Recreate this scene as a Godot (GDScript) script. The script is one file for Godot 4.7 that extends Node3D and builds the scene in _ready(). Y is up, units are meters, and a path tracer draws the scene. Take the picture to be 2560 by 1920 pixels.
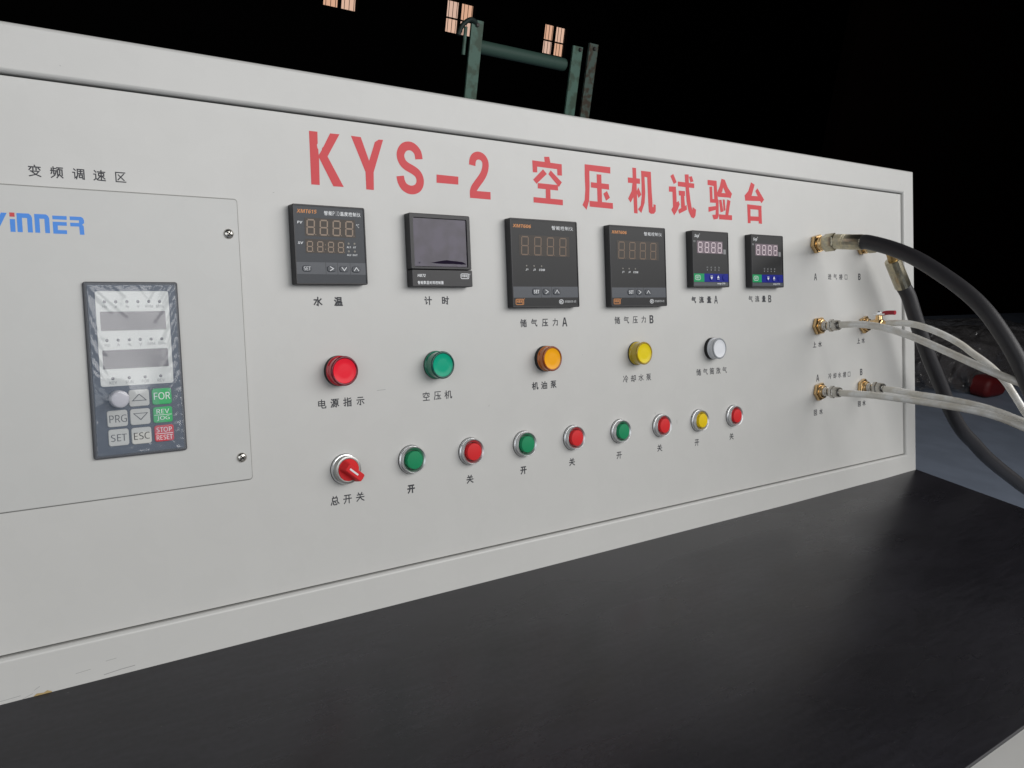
extends Node3D
# Test bench control panel. Lengths in the builders are millimetres in the panel's own axes
# (x along the panel, y up its face, z out of the face); the face leans back by TILT.

const MM := 0.001
const TILT := deg_to_rad(14.5)
const FACE_HEIGHT := 1.038
var face: Transform3D
var M := {}
var taken := {}
var sans: SystemFont
var sans_bold: SystemFont
var rng := RandomNumberGenerator.new()

# ---------------------------------------------------------------- strokes of the characters, on a 100 x 100 square, y down
var GLYPH := {
	"水": "50,3 50,90 36,84;6,30 34,30 28,50 6,80;88,20 60,46;55,38 72,64 94,82",
	"温": "14,8 26,18;6,36 20,46;8,92 24,62;38,8 84,8 84,46 38,46 38,8;38,27 84,27;32,92 32,60 90,60 90,92;51,60 51,92;71,60 71,92;24,92 98,92",
	"计": "16,8 28,22;6,38 24,38 24,88 40,74;42,40 98,40;70,5 70,96",
	"时": "10,14 38,14 38,82 10,82 10,14;10,48 38,48;46,30 98,30;80,5 80,92 66,88;52,48 62,66",
	"电": "12,22 82,22 82,66 12,66 12,22;12,44 82,44;48,4 48,82 56,92 92,92 94,76",
	"源": "12,8 22,18;5,36 16,46;6,92 20,62;30,10 96,10;34,10 34,50 26,92;64,12 58,26;46,26 84,26 84,56 46,56 46,26;46,41 84,41;65,56 65,92 56,88;50,66 40,84;78,66 92,82",
	"指": "4,28 36,28;22,4 22,90 10,86;4,62 38,52;50,5 50,40 92,40 94,30;90,10 52,22;48,96 48,52 90,52 90,96;48,73 90,73;48,92 90,92",
	"示": "20,12 80,12;6,38 94,38;50,38 50,92 38,88;30,54 12,82;70,54 90,80",
	"空": "50,2 50,14;10,34 10,16 90,16 90,34;38,24 30,42 10,54;62,24 70,42 92,52;22,60 78,60;50,60 50,94;8,94 92,94",
	"压": "94,8 18,8 18,50 6,94;58,24 58,88;30,50 90,50;24,90 96,90;72,62 84,76",
	"机": "4,30 44,30;24,4 24,96;24,34 4,70;26,42 42,60;44,94 56,50 56,12 82,12 82,86 88,92 96,90 97,74",
	"储": "20,4 4,46;14,32 14,96;28,12 36,22;26,36 36,36 36,86 46,76;50,20 78,20;64,6 64,38;46,38 96,38;90,10 48,60;58,54 92,54 92,94 58,94 58,54;58,74 92,74",
	"气": "28,4 8,42;24,18 92,18;26,36 84,36;12,54 72,54 76,80 92,92 96,78",
	"力": "10,30 86,30 82,88 64,84;46,5 42,50 10,94",
	"流": "12,8 24,18;5,36 18,46;6,92 22,60;60,3 66,13;32,18 96,18;58,20 40,40 84,38;74,28 90,44;44,54 42,76 30,94;64,52 64,92;84,52 84,86 96,88 97,76",
	"量": "24,5 76,5 76,28 24,28 24,5;24,16 76,16;4,37 96,37;22,46 78,46 78,70 22,70 22,46;22,58 78,58;50,46 50,94;14,82 86,82;4,95 96,95",
	"油": "12,8 24,18;5,36 18,46;6,92 22,60;34,28 92,28 92,92 34,92 34,28;34,60 92,60;63,5 63,92",
	"泵": "10,8 90,8;44,8 12,40;30,26 78,26 78,44 30,44 30,26;50,50 50,90 40,86;10,58 36,58 8,90;82,52 58,66;54,58 92,92",
	"冷": "10,10 20,24;4,84 22,50;28,46 62,4 96,42;56,36 66,46;38,58 84,58 60,80;52,74 74,94",
	"却": "8,26 50,26;29,5 29,48;3,48 56,48;28,48 10,84 48,78;40,66 54,90;64,96 64,12 92,12 92,70 78,66",
	"筒": "22,3 6,26;18,14 46,14;28,14 34,26;62,3 50,24;58,14 96,14;72,14 80,26;14,96 14,36 86,36 86,94 74,92;30,50 70,50;32,62 68,62 68,84 32,84 32,62",
	"放": "26,4 32,16;4,22 52,22;22,22 20,60 4,92;22,44 46,44 42,90 30,86;66,4 50,40;58,28 96,28;88,28 78,62 46,94;58,40 72,70 96,94",
	"总": "30,3 38,14;70,3 60,16;22,20 78,20 78,52 22,52 22,20;14,66 4,90;30,64 32,88 40,92 68,92 72,78;48,60 56,72;80,64 96,84",
	"关": "28,4 38,20;72,4 60,22;14,26 86,26;4,52 96,52;50,26 48,56 8,94;52,54 66,76 94,94",
	"开": "14,10 88,10;4,48 97,48;34,10 33,55 26,76 10,96;68,10 68,97",
	"进": "10,8 22,22;4,40 20,40 20,76;4,92 20,78 36,90 96,92;36,24 92,24;30,50 97,50;52,6 50,56 36,80;76,6 76,82",
	"接": "4,28 34,28;20,4 20,90 8,86;4,62 36,52;64,2 68,12;42,16 94,16;54,22 58,34;80,20 72,36;38,38 97,38;60,44 44,72 84,94;38,58 97,58;82,60 72,80 40,95",
	"口": "14,14 86,14 86,88 14,88 14,14",
	"上": "46,5 46,92;46,40 86,40;4,92 96,92",
	"回": "10,8 90,8 90,94 10,94 10,8;34,32 66,32 66,68 34,68 34,32",
	"变": "50,3 54,14;6,18 94,18;38,20 38,44;62,20 62,44;22,26 8,44;78,26 92,42;18,54 82,54 60,80 8,96;30,60 60,82 94,96",
	"频": "24,4 24,36;24,18 46,18;10,16 10,36;3,37 50,37;27,40 27,66;12,48 6,64;44,46 34,76 6,96;52,10 97,10;72,10 66,24;56,74 56,26 92,26 92,74;74,34 74,60 50,96;76,74 96,94",
	"调": "14,8 26,20;4,38 20,38 20,86 34,74;32,94 42,60 42,10 94,10 94,92 82,90;54,26 82,26;68,16 68,46;52,46 84,46;56,58 80,58 80,80 56,80 56,58",
	"速": "10,8 22,22;4,40 20,40 20,76;4,92 20,78 36,90 97,92;34,18 96,18;44,30 86,30 86,52 44,52 44,30;65,4 65,84;62,52 36,80;68,54 94,78",
	"区": "92,10 14,10 14,92 96,92;80,22 30,76;34,30 82,78",
	"智": "22,3 8,28;18,14 50,14;4,32 54,32;30,14 28,38 4,54;34,38 50,52;62,10 92,10 92,46 62,46 62,10;22,58 78,58 78,96 22,96 22,58;22,76 78,76",
	"能": "26,3 10,26 46,24;36,14 50,32;10,96 10,40 46,40 46,94 36,92;10,56 46,56;10,72 46,72;60,4 60,38 66,42 94,42 96,32;90,10 60,24;60,52 60,88 66,93 94,93 96,82;90,58 60,74",
	"度": "50,2 54,12;96,14 14,14 14,54 4,96;24,32 94,32;42,22 42,50 76,50 76,22;28,62 82,62 60,82 24,96;40,66 64,84 96,94",
	"控": "4,28 34,28;20,4 20,90 8,86;4,62 36,52;66,3 66,12;42,30 42,16 94,16 94,30;58,26 42,48;76,26 94,46;46,58 90,58;68,58 68,93;38,93 98,93",
	"制": "18,8 10,26;14,20 56,20;4,40 62,40;33,4 33,96;12,86 12,56 54,56 54,86 44,84;72,14 72,70;92,5 92,92 80,88",
	"仪": "26,4 4,48;16,34 16,96;60,8 66,24;42,22 62,64 96,94;86,20 74,62 34,96",
	"数": "30,3 30,44;4,24 56,24;12,6 20,18;50,6 40,18;28,26 6,44;32,28 54,42;24,48 14,74 48,94;4,62 56,62;44,62 34,80 6,96;70,4 58,36;64,22 97,22;88,24 80,62 52,95;64,34 76,70 97,95",
	"显": "20,6 80,6 80,44 20,44 20,6;20,25 80,25;38,52 38,94;60,52 60,94;10,58 22,82;88,56 76,80;4,94 96,94",
	"间": "14,3 26,14;12,22 12,96;34,10 90,10 90,94 78,92;34,30 66,30 66,78 34,78 34,30;34,54 66,54",
	"器": "14,6 42,6 42,28 14,28 14,6;58,6 86,6 86,28 58,28 58,6;4,48 96,48;50,34 44,50 6,68;54,50 94,68;72,34 80,42;14,66 42,66 42,94 14,94 14,66;58,66 86,66 86,94 58,94 58,66",
}

# the big red title: outlines cut from vinyl film, millimetres on the panel
var TITLE := [
	"155.6,162.6 163.9,162.7 163.6,152.0 162.7,150.7 163.2,147.7 163.9,146.7 164.0,142.6 164.2,137.5 163.5,114.2 155.2,114.1|176.5,162.6 186.1,162.8 172.8,141.1 163.8,139.6 164.3,142.0 166.1,144.6 167.4,146.6 167.6,148.1 169.2,149.8|163.8,139.9 172.3,141.9 187.8,114.2 177.2,114.0",
	"197.8,162.7 208.1,162.6 216.1,140.5 216.0,129.8 211.3,130.3|232.1,162.5 227.4,162.3 223.0,159.5 216.0,141.4 213.5,130.0 220.0,130.0|211.4,130.8 220.2,131.5 219.5,113.6 211.4,113.6",
	"@8.6:271.8,147.6 270.6,154.0 266.6,158.2 261.6,159.7 255.8,158.2 252.0,154.0 250.7,149.0 252.6,143.4 257.0,139.6 264.4,136.4 269.4,133.2 271.9,128.4 271.6,123.4 268.9,119.2 264.0,116.9 258.6,116.9 253.4,119.4 250.4,124.0 249.3,129.4",
	"291.8,134.3 318.3,134.2 317.9,126.1 291.3,126.0",
	"@8.2:336.4,147.4 337.4,153.2 340.4,156.8 345.2,158.2 350.0,156.8 353.0,153.2 353.6,148.4 351.6,141.6 347.6,135.4 341.6,128.6 337.0,122.6 335.8,116.5|332.0,121.2 358.7,121.3 358.5,113.4 331.9,113.5",
	"434.6,165.4 442.0,166.1 443.6,158.8 435.2,158.8|417.3,160.0 435.3,159.8 443.4,159.7 460.1,159.4 459.9,146.7 453.1,146.5 453.0,153.3 424.0,153.7 423.9,147.3 417.6,147.0|432.3,151.5 437.7,146.8 422.3,134.8 417.6,139.0|443.4,151.3 459.4,139.2 454.8,133.7 439.8,146.8|424.0,135.8 453.4,135.7 453.3,129.6 423.8,129.9|435.2,130.3 442.0,129.9 441.7,118.9 434.9,119.5|417.2,120.0 459.9,119.7 459.7,113.5 417.2,114.1",
	"495.1,162.7 536.2,162.8 535.8,155.3 502.2,155.7 501.9,138.7 500.5,121.4 495.9,110.6 489.7,115.6 493.3,121.7 494.9,133.7 494.7,148.6|513.6,152.7 521.1,152.9 520.9,120.0 513.7,120.7|504.0,142.8 532.9,142.7 533.1,136.2 503.9,136.7|500.9,121.2 538.4,120.9 538.5,114.0 500.9,114.5|529.4,134.5 534.0,126.9 527.6,122.9 523.4,130.9",
	"573.0,165.6 579.4,165.5 579.9,110.9 573.8,111.0|564.8,153.2 585.6,153.3 585.6,147.0 564.8,146.8|572.5,147.3 577.9,144.3 573.2,129.9 568.5,123.4 564.3,127.9 570.7,137.5|582.5,142.7 587.4,134.0 582.2,129.7 578.8,136.5|588.0,163.0 605.1,163.1 605.7,139.5 606.5,126.9 606.5,120.1 608.0,120.2 608.2,123.8 612.2,123.2 611.9,115.2 608.8,112.2 603.0,111.7 599.6,113.7 599.0,126.4 598.6,145.4 598.5,155.8 593.7,156.2 594.3,137.2 592.6,124.4 586.4,111.8 580.7,116.0 585.6,120.8 587.8,132.0 588.2,148.5",
	"646.0,164.0 652.0,154.0 646.4,151.3 640.4,161.0|637.2,147.8 650.2,148.4 650.9,136.2 650.9,128.8 654.4,130.8 656.7,126.7 652.1,119.1 645.7,112.0 640.5,118.8 643.7,122.7 643.5,141.4 637.0,141.2|654.1,155.2 685.5,154.9 685.2,149.0 654.1,149.2|655.1,143.8 667.2,144.0 667.0,137.7 655.6,137.7|659.0,138.8 665.4,138.8 666.5,124.8 659.0,122.3|653.3,119.6 669.7,126.7 670.0,120.5 655.0,114.7|667.4,165.1 674.9,165.7 675.1,147.7 676.9,134.6 679.0,124.8 680.7,120.7 681.3,124.7 687.7,121.5 686.1,113.5 682.8,110.3 677.8,111.4 673.1,118.6 669.8,130.8 668.6,147.2|675.4,162.8 681.1,164.0 684.0,157.5 678.3,155.8",
	"712.0,161.7 730.2,161.9 730.9,146.6 732.0,138.1 733.5,136.4 732.9,116.0 730.3,112.0 722.3,110.7 719.6,116.8 726.5,117.4 727.8,132.8 715.9,132.5 715.4,153.1 721.0,153.7 721.3,137.5 724.6,137.7 724.0,154.6 711.8,155.1|712.4,126.6 727.7,128.7 727.6,123.8 712.4,120.1|740.3,165.4 747.0,164.5 741.3,148.2 732.7,140.9 730.0,145.3 736.6,155.5|745.7,164.8 747.5,164.1 752.8,155.0 761.6,147.0 758.1,140.5 748.8,145.7 743.3,154.3|734.9,146.7 755.9,146.9 756.4,141.5 732.7,141.1|734.2,137.0 739.3,137.8 742.8,122.5 736.7,120.9|742.0,138.4 746.1,138.2 747.2,124.1 743.3,123.2|751.5,138.8 758.0,137.2 752.8,117.9 746.7,118.4|733.5,118.2 760.6,118.3 760.4,111.8 733.6,111.7",
	"803.4,165.6 811.3,162.8 804.3,147.7 790.4,139.5 788.5,146.6 796.6,152.9|788.8,146.7 823.9,147.7 823.6,141.2 789.7,139.7|817.4,158.4 831.8,143.7 825.7,138.4 821.9,142.0 812.4,154.2|793.8,135.1 800.9,135.0 800.5,109.6 794.3,109.5|794.5,135.0 825.6,134.8 825.4,128.9 794.3,128.9|818.3,134.6 825.3,134.7 825.8,109.9 818.5,110.2|799.7,119.1 819.2,119.6 819.0,113.4 799.5,113.1",
]

func _ready() -> void:
	rng.seed = 7
	face = Transform3D(Basis(Vector3.RIGHT, TILT * -1.0), Vector3(0, FACE_HEIGHT, 0))
	camera_and_light()
	materials()
	setting()
	bench()
	desk_mat()
	meters()
	keypad()
	lamps()
	buttons()
	hoses()
	background_things()

# ================================================================ camera, light
func camera_and_light() -> void:
	var cam := Camera3D.new()
	cam.name = "camera"
	cam.fov = 48.48
	cam.near = 0.05
	cam.far = 80.0
	var right := Vector3(0.793109, 0.115202, 0.598086)
	var up := Vector3(0.066006, 0.959910, -0.272425)
	var back := Vector3(-0.605493, 0.255540, 0.753710)
	cam.transform = Transform3D(Basis(right, up, back).orthonormalized(), Vector3(-0.18422, 1.19384, 0.72037))
	add_child(cam)
	cam.current = true
	var e := Environment.new()
	e.background_mode = Environment.BG_COLOR
	e.background_color = Color(0.05, 0.05, 0.055)
	e.tonemap_mode = Environment.TONE_MAPPER_LINEAR
	e.tonemap_exposure = 1.36
	e.sdfgi_enabled = true
	e.ssao_enabled = true
	e.ssil_enabled = true
	var we := WorldEnvironment.new()
	we.name = "environment"
	we.environment = e
	add_child(we)
	# the open workshop door in front of the bench: a broad soft daylight
	area("door_light", Vector3(2.3, 3.1, 3.0), Vector3(0.7, 1.0, 0), Vector2(5.0, 2.4), 0.95, Color(1.0, 0.994, 0.988))
	area("side_light", Vector3(-3.0, 2.4, 3.6), Vector3(0.2, 1.0, 0), Vector2(4.2, 3.0), 0.38, Color(0.97, 0.985, 1.0))

func area(called: String, at: Vector3, to: Vector3, size: Vector2, energy: float, tint: Color) -> void:
	var l := AreaLight3D.new()
	l.name = called
	l.area_size = size
	l.area_normalize_energy = false
	l.light_energy = energy
	l.light_color = tint
	l.shadow_enabled = true
	l.area_range = 40.0
	l.area_attenuation = 2.0
	add_child(l)
	l.look_at_from_position(at, to)

# ================================================================ materials
func mat(key: String, lin: Color, rough: float, metal := 0.0) -> StandardMaterial3D:
	var m := StandardMaterial3D.new()
	m.resource_name = key
	m.albedo_color = lin.linear_to_srgb()
	m.roughness = rough
	m.metallic = metal
	M[key] = m
	return m

func noise_tex(freq: float, octaves: int, size: int, as_normal: bool, strength: float, seed_: int, ramp: Gradient = null) -> NoiseTexture2D:
	var n := FastNoiseLite.new()
	n.noise_type = FastNoiseLite.TYPE_SIMPLEX_SMOOTH
	n.frequency = freq
	n.fractal_octaves = octaves
	n.seed = seed_
	var t := NoiseTexture2D.new()
	t.width = size
	t.height = size
	t.seamless = true
	t.noise = n
	if as_normal:
		t.as_normal_map = true
		t.bump_strength = strength
	if ramp:
		t.color_ramp = ramp
	return t

func ramp2(a: Color, b: Color, from := 0.25, to := 0.75) -> Gradient:
	var g := Gradient.new()
	g.set_color(0, a)
	g.set_offset(0, from)
	g.set_color(1, b)
	g.set_offset(1, to)
	return g

func tri(m: StandardMaterial3D, scale: float) -> void:
	m.uv1_triplanar = true
	m.uv1_scale = Vector3(scale, scale, scale)

func materials() -> void:
	sans = SystemFont.new()
	sans.font_names = PackedStringArray(["Droid Sans"])
	sans_bold = SystemFont.new()
	sans_bold.font_names = PackedStringArray(["Droid Sans"])
	sans_bold.font_weight = 700
	var m := mat("paint", Color(0.603, 0.602, 0.584), 0.36)
	m.albedo_texture = noise_tex(0.006, 4, 512, false, 0, 3, ramp2(Color(0.994, 0.994, 0.994), Color(1, 1, 1)))
	m.roughness_texture = noise_tex(0.01, 4, 512, false, 0, 5, ramp2(Color(0.94, 0.94, 0.94), Color(1, 1, 1)))
	m.normal_enabled = true
	m.normal_texture = noise_tex(0.12, 2, 512, true, 2.0, 9)
	m.normal_scale = 0.010
	tri(m, 5.0)
	m = mat("cover_paint", Color(0.585, 0.588, 0.572), 0.38)
	m.albedo_texture = M.paint.albedo_texture
	m.roughness_texture = M.paint.roughness_texture
	m.normal_enabled = true
	m.normal_texture = M.paint.normal_texture
	m.normal_scale = 0.010
	tri(m, 5.0)
	mat("seam_grey", Color(0.24, 0.24, 0.225), 0.7)
	mat("gap", Color(0.02, 0.02, 0.02), 0.8)
	mat("vinyl_red", Color(0.67, 0.046, 0.058), 0.44)
	M.vinyl_red.metallic_specular = 0.42
	mat("ink", Color(0.035, 0.037, 0.045), 0.6)
	mat("logo_blue", Color(0.045, 0.26, 0.80), 0.45)
	mat("logo_red", Color(0.62, 0.04, 0.05), 0.45)
	mat("rust", Color(0.42, 0.24, 0.06), 0.8)
	mat("primer", Color(0.44, 0.32, 0.14), 0.7)
	mat("scuff", Color(0.30, 0.30, 0.30), 0.7)
	m = mat("plastic_black", Color(0.018, 0.018, 0.021), 0.42)
	m.normal_enabled = true
	m.normal_texture = noise_tex(0.2, 2, 256, true, 3.0, 12)
	m.normal_scale = 0.12
	tri(m, 40.0)
	mat("plastic_side", Color(0.010, 0.010, 0.011), 0.55)
	mat("film_grey", Color(0.024, 0.030, 0.040), 0.32)
	M.film_grey.metallic_specular = 0.40
	mat("film_dark", Color(0.019, 0.0195, 0.021), 0.36)
	M.film_dark.metallic_specular = 0.37
	mat("strip", Color(0.040, 0.047, 0.060), 0.38)
	mat("strip_line", Color(0.11, 0.12, 0.14), 0.4)
	mat("window_brown", Color(0.070, 0.057, 0.048), 0.3)
	M.window_brown.metallic_specular = 0.3
	mat("window_dark", Color(0.056, 0.047, 0.040), 0.3)
	M.window_dark.metallic_specular = 0.3
	mat("window_lilac", Color(0.19, 0.145, 0.175), 0.3)
	M.window_lilac.metallic_specular = 0.3
	mat("digit_tan", Color(0.28, 0.20, 0.14), 0.4)
	mat("digit_brown", Color(0.165, 0.098, 0.056), 0.4)
	mat("digit_pink", Color(0.74, 0.62, 0.66), 0.4)
	mat("print_white", Color(0.80, 0.82, 0.84), 0.5)
	mat("print_grey", Color(0.33, 0.34, 0.35), 0.5)
	mat("print_orange", Color(0.70, 0.28, 0.08), 0.5)
	mat("led_grey", Color(0.26, 0.24, 0.21), 0.4)
	mat("switch_grey", Color(0.25, 0.25, 0.26), 0.5)
	mat("key_green", Color(0.008, 0.34, 0.12), 0.4)
	M.key_green.metallic_specular = 0.3
	mat("key_blue", Color(0.006, 0.014, 0.26), 0.4)
	M.key_blue.metallic_specular = 0.3
	m = mat("screen_violet", Color(0.082, 0.070, 0.105), 0.2)
	m.metallic_specular = 0.4
	m.albedo_texture = noise_tex(0.012, 3, 256, false, 0, 21, ramp2(Color(0.86, 0.86, 0.84), Color(1, 1, 1)))
	tri(m, 12.0)
	mat("screen_stain", Color(0.010, 0.005, 0.020), 0.5)
	M.screen_stain.metallic_specular = 0.15
	mat("pad_frame", Color(0.055, 0.058, 0.068), 0.45)
	mat("pad_face", Color(0.050, 0.066, 0.098), 0.35)
	mat("pad_white", Color(0.72, 0.73, 0.70), 0.45)
	mat("pad_key", Color(0.60, 0.60, 0.57), 0.42)
	mat("pad_green", Color(0.035, 0.44, 0.14), 0.40)
	mat("pad_red", Color(0.62, 0.045, 0.07), 0.40)
	mat("pad_window", Color(0.17, 0.155, 0.16), 0.25)
	mat("pad_led", Color(0.20, 0.195, 0.20), 0.4)
	mat("pad_ink", Color(0.05, 0.05, 0.055), 0.5)
	mat("pad_faint", Color(0.20, 0.20, 0.20), 0.5)
	mat("knob_white", Color(0.62, 0.60, 0.64), 0.42)
	m = mat("cling_film", Color(0.62, 0.72, 0.86), 0.12)
	m.transparency = BaseMaterial3D.TRANSPARENCY_ALPHA
	m.albedo_color.a = 0.13
	m = mat("chrome", Color(0.82, 0.83, 0.84), 0.30, 1.0)
	mat("bezel_satin", Color(0.66, 0.67, 0.68), 0.40, 1.0)
	m = mat("satin", Color(0.42, 0.42, 0.41), 0.38, 1.0)
	m = mat("screw_steel", Color(0.62, 0.60, 0.56), 0.26, 1.0)
	mat("slot_dark", Color(0.02, 0.018, 0.015), 0.8)
	for k in [["red", Color(0.62, 0.010, 0.025), Color(0.95, 0.022, 0.045), Color(0.16, 0.006, 0.018)], ["green", Color(0.004, 0.20, 0.115), Color(0.006, 0.40, 0.235), Color(0.006, 0.075, 0.058)], ["orange", Color(0.52, 0.13, 0.006), Color(1.0, 0.44, 0.012), Color(0.26, 0.055, 0.008)], ["yellow", Color(0.56, 0.40, 0.004), Color(0.84, 0.66, 0.018), Color(0.36, 0.24, 0.01)], ["clear", Color(0.66, 0.68, 0.72), Color(0.80, 0.82, 0.86), Color(0.30, 0.32, 0.34)]]:
		m = mat("lens_" + k[0], k[1], 0.14)
		m.clearcoat_enabled = true
		m.clearcoat = 0.7
		m.clearcoat_roughness = 0.05
		m = mat("disc_" + k[0], k[2], 0.3)
		m.metallic_specular = 0.3
		m = mat("rim_" + k[0], k[3], 0.10)
	mat("cap_green", Color(0.016, 0.27, 0.115), 0.55)
	mat("cap_red", Color(0.70, 0.030, 0.034), 0.5)
	mat("cap_yellow", Color(0.82, 0.58, 0.012), 0.5)
	for k in ["cap_green", "cap_red", "cap_yellow"]:
		M[k].metallic_specular = 0.3
	m = mat("brass", Color(0.76, 0.53, 0.27), 0.30, 1.0)
	m.roughness_texture = noise_tex(0.05, 3, 256, false, 0, 31, ramp2(Color(0.6, 0.6, 0.6), Color(1, 1, 1)))
	tri(m, 30.0)
	m = mat("brass_dull", Color(0.50, 0.35, 0.16), 0.42, 1.0)
	m = mat("zinc_yellow", Color(0.62, 0.58, 0.46), 0.32, 1.0)
	m.albedo_texture = noise_tex(0.02, 3, 256, false, 0, 33, ramp2(Color(0.86, 0.86, 0.86), Color(1, 0.98, 0.92)))
	tri(m, 25.0)
	m = mat("nickel", Color(0.55, 0.53, 0.49), 0.27, 1.0)
	mat("seal_tape", Color(0.72, 0.70, 0.66), 0.6)
	m = mat("rubber", Color(0.026, 0.025, 0.028), 0.46)
	m.normal_enabled = true
	m.normal_texture = noise_tex(0.12, 2, 256, true, 3.0, 41)
	m.normal_scale = 0.2
	tri(m, 30.0)
	m = mat("tube_clear", Color(0.91, 0.91, 0.885), 0.24)
	m.albedo_texture = noise_tex(0.015, 4, 256, false, 0, 43, ramp2(Color(0.90, 0.88, 0.84), Color(1, 1, 1)))
	tri(m, 9.0)
	m.clearcoat_enabled = true
	m.clearcoat = 0.9
	m.clearcoat_roughness = 0.08
	mat("lever_red", Color(0.40, 0.012, 0.03), 0.35)
	m = mat("mat_rubber", Color(0.016, 0.016, 0.0165), 0.30)
	m.roughness_texture = noise_tex(0.008, 5, 512, false, 0, 57, ramp2(Color(0.80, 0.80, 0.80), Color(1, 1, 1), 0.3, 0.7))
	m.roughness = 0.33
	m.albedo_texture = ImageTexture.create_from_image(mat_picture())
	m.albedo_color = Color.WHITE
	m.normal_enabled = true
	m.normal_texture = noise_tex(0.15, 2, 512, true, 1.0, 51)
	m.normal_scale = 0.03
	m.uv1_scale = Vector3(1, 1, 1)
	mat("mat_edge", Color(0.05, 0.05, 0.055), 0.6)
	m = mat("green_paint", Color(0.095, 0.185, 0.145), 0.5)
	m.albedo_texture = noise_tex(0.02, 4, 256, false, 0, 61, ramp2(Color(0.82, 0.78, 0.74), Color(1, 1, 1), 0.3, 0.55))
	tri(m, 3.0)
	m = mat("green_roller", Color(0.048, 0.098, 0.078), 0.6)
	m = mat("green_worn", Color(0.085, 0.125, 0.105), 0.6)
	m.albedo_texture = noise_tex(0.03, 4, 256, false, 0, 64, ramp2(Color(0.85, 0.62, 0.55), Color(1, 1, 1), 0.3, 0.6))
	tri(m, 3.0)
	mat("green_dark", Color(0.016, 0.030, 0.026), 0.6)
	mat("steel_bolt", Color(0.06, 0.055, 0.05), 0.5)
	m = mat("floor_blue", Color(0.27, 0.315, 0.40), 0.45)
	m.albedo_texture = noise_tex(0.01, 5, 512, false, 0, 71, ramp2(Color(0.95, 0.95, 0.95), Color(1, 1, 1)))
	tri(m, 0.8)
	mat("wall_dark", Color(0.012, 0.011, 0.011), 0.9)
	mat("partition_brown", Color(0.0045, 0.0026, 0.0022), 0.95)
	M.partition_brown.metallic_specular = 0.05
	M.wall_dark.metallic_specular = 0.1
	mat("frame_dark", Color(0.010, 0.010, 0.010), 0.7)
	for i in 3:
		m = mat("pane_%d" % i, [Color(0.05, 0.03, 0.02), Color(0.05, 0.03, 0.02), Color(0.05, 0.03, 0.02)][i], 0.5)
		m.emission_enabled = true
		m.emission = [Color(0.56, 0.32, 0.21), Color(0.58, 0.37, 0.27), Color(0.54, 0.36, 0.28)][i].linear_to_srgb()
		m.emission_energy_multiplier = 0.9
	mat("red_housing", Color(0.11, 0.002, 0.003), 0.6)
	mat("bundle_dark", Color(0.020, 0.016, 0.016), 0.6)
	m = mat("wrap_film", Color(0.62, 0.60, 0.61), 0.08)
	m.transparency = BaseMaterial3D.TRANSPARENCY_ALPHA
	m.albedo_color.a = 0.10
	m.metallic_specular = 0.9
	m.normal_enabled = true
	m.normal_texture = noise_tex(0.03, 3, 512, true, 8.0, 83)
	m.normal_scale = 0.9
	tri(m, 1.6)

func mat_picture() -> Image:
	# rubber sheet: fine mottling, dust specks, a few pale scuffs
	var w := 2048
	var h := 640
	var im := Image.create(w, h, false, Image.FORMAT_RGB8)
	var n := FastNoiseLite.new()
	n.frequency = 0.006
	n.fractal_octaves = 5
	n.seed = 17
	var n2 := FastNoiseLite.new()
	n2.frequency = 0.12
	n2.fractal_octaves = 2
	n2.seed = 19
	for y in h:
		for x in w:
			var v := 0.152 + 0.030 * n.get_noise_2d(x * 0.5, y) + 0.016 * n2.get_noise_2d(x, y) + 0.016 * n2.get_noise_2d(x * 0.12, y * 0.8)
			im.set_pixel(x, y, Color(v, v * 0.98, v * 1.10))
	var r := RandomNumberGenerator.new()
	r.seed = 23
	for i in 150:
		var p := Vector2(r.randf() * w, r.randf() * h)
		var g := r.randf_range(0.18, 0.42)
		im.set_pixelv(Vector2i(p), Color(g, g, g * 0.97))
	for i in 34:
		var p := Vector2(r.randf() * w, r.randf() * h)
		var a := r.randf_range(-0.6, 0.6)
		var len_ := r.randf_range(8, 46)
		var g := r.randf_range(0.15, 0.23)
		for k in int(len_):
			var q := p + Vector2(cos(a), sin(a)) * k + Vector2(0, sin(k * 0.15) * 1.5)
			if q.x > 0 and q.y > 0 and q.x < w and q.y < h:
				var f := sin(PI * k / len_)
				var c := im.get_pixelv(Vector2i(q))
				im.set_pixelv(Vector2i(q), c.lerp(Color(g, g, g), f))
	return im

# ================================================================ naming
func numbered(called: String) -> String:
	var n: int = taken.get(called, 0)
	taken[called] = n + 1
	return called if n == 0 else "%s_%03d" % [called, n]

func tag(o: Node3D, label: String, category: String, group := "") -> void:
	o.set_meta("label", label)
	o.set_meta("category", category)
	if group:
		o.set_meta("group", group)

func on_face(called: String, x: float, y: float, z: float, label: String, category: String, group := "") -> Node3D:
	var o := Node3D.new()
	o.name = numbered(called)
	add_child(o, true)
	o.transform = face * Transform3D(Basis(), Vector3(x, y, z) * MM)
	tag(o, label, category, group)
	return o

func stand(called: String, at: Vector3, label: String, category: String, group := "") -> Node3D:
	var o := Node3D.new()
	o.name = numbered(called)
	add_child(o, true)
	o.position = at
	tag(o, label, category, group)
	return o

func part(called: String, st: SurfaceTool, m: String, parent: Node, at := Vector3.ZERO) -> MeshInstance3D:
	var o := MeshInstance3D.new()
	o.name = called
	o.mesh = st.commit()
	o.material_override = M[m]
	parent.add_child(o, true)
	o.position = at
	return o

func structure(called: String, st: SurfaceTool, m: String) -> MeshInstance3D:
	var o := part(called, st, m, self)
	o.set_meta("kind", "structure")
	return o

# ================================================================ mesh helpers (millimetres)
func begin() -> SurfaceTool:
	var st := SurfaceTool.new()
	st.begin(Mesh.PRIMITIVE_TRIANGLES)
	return st

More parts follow.
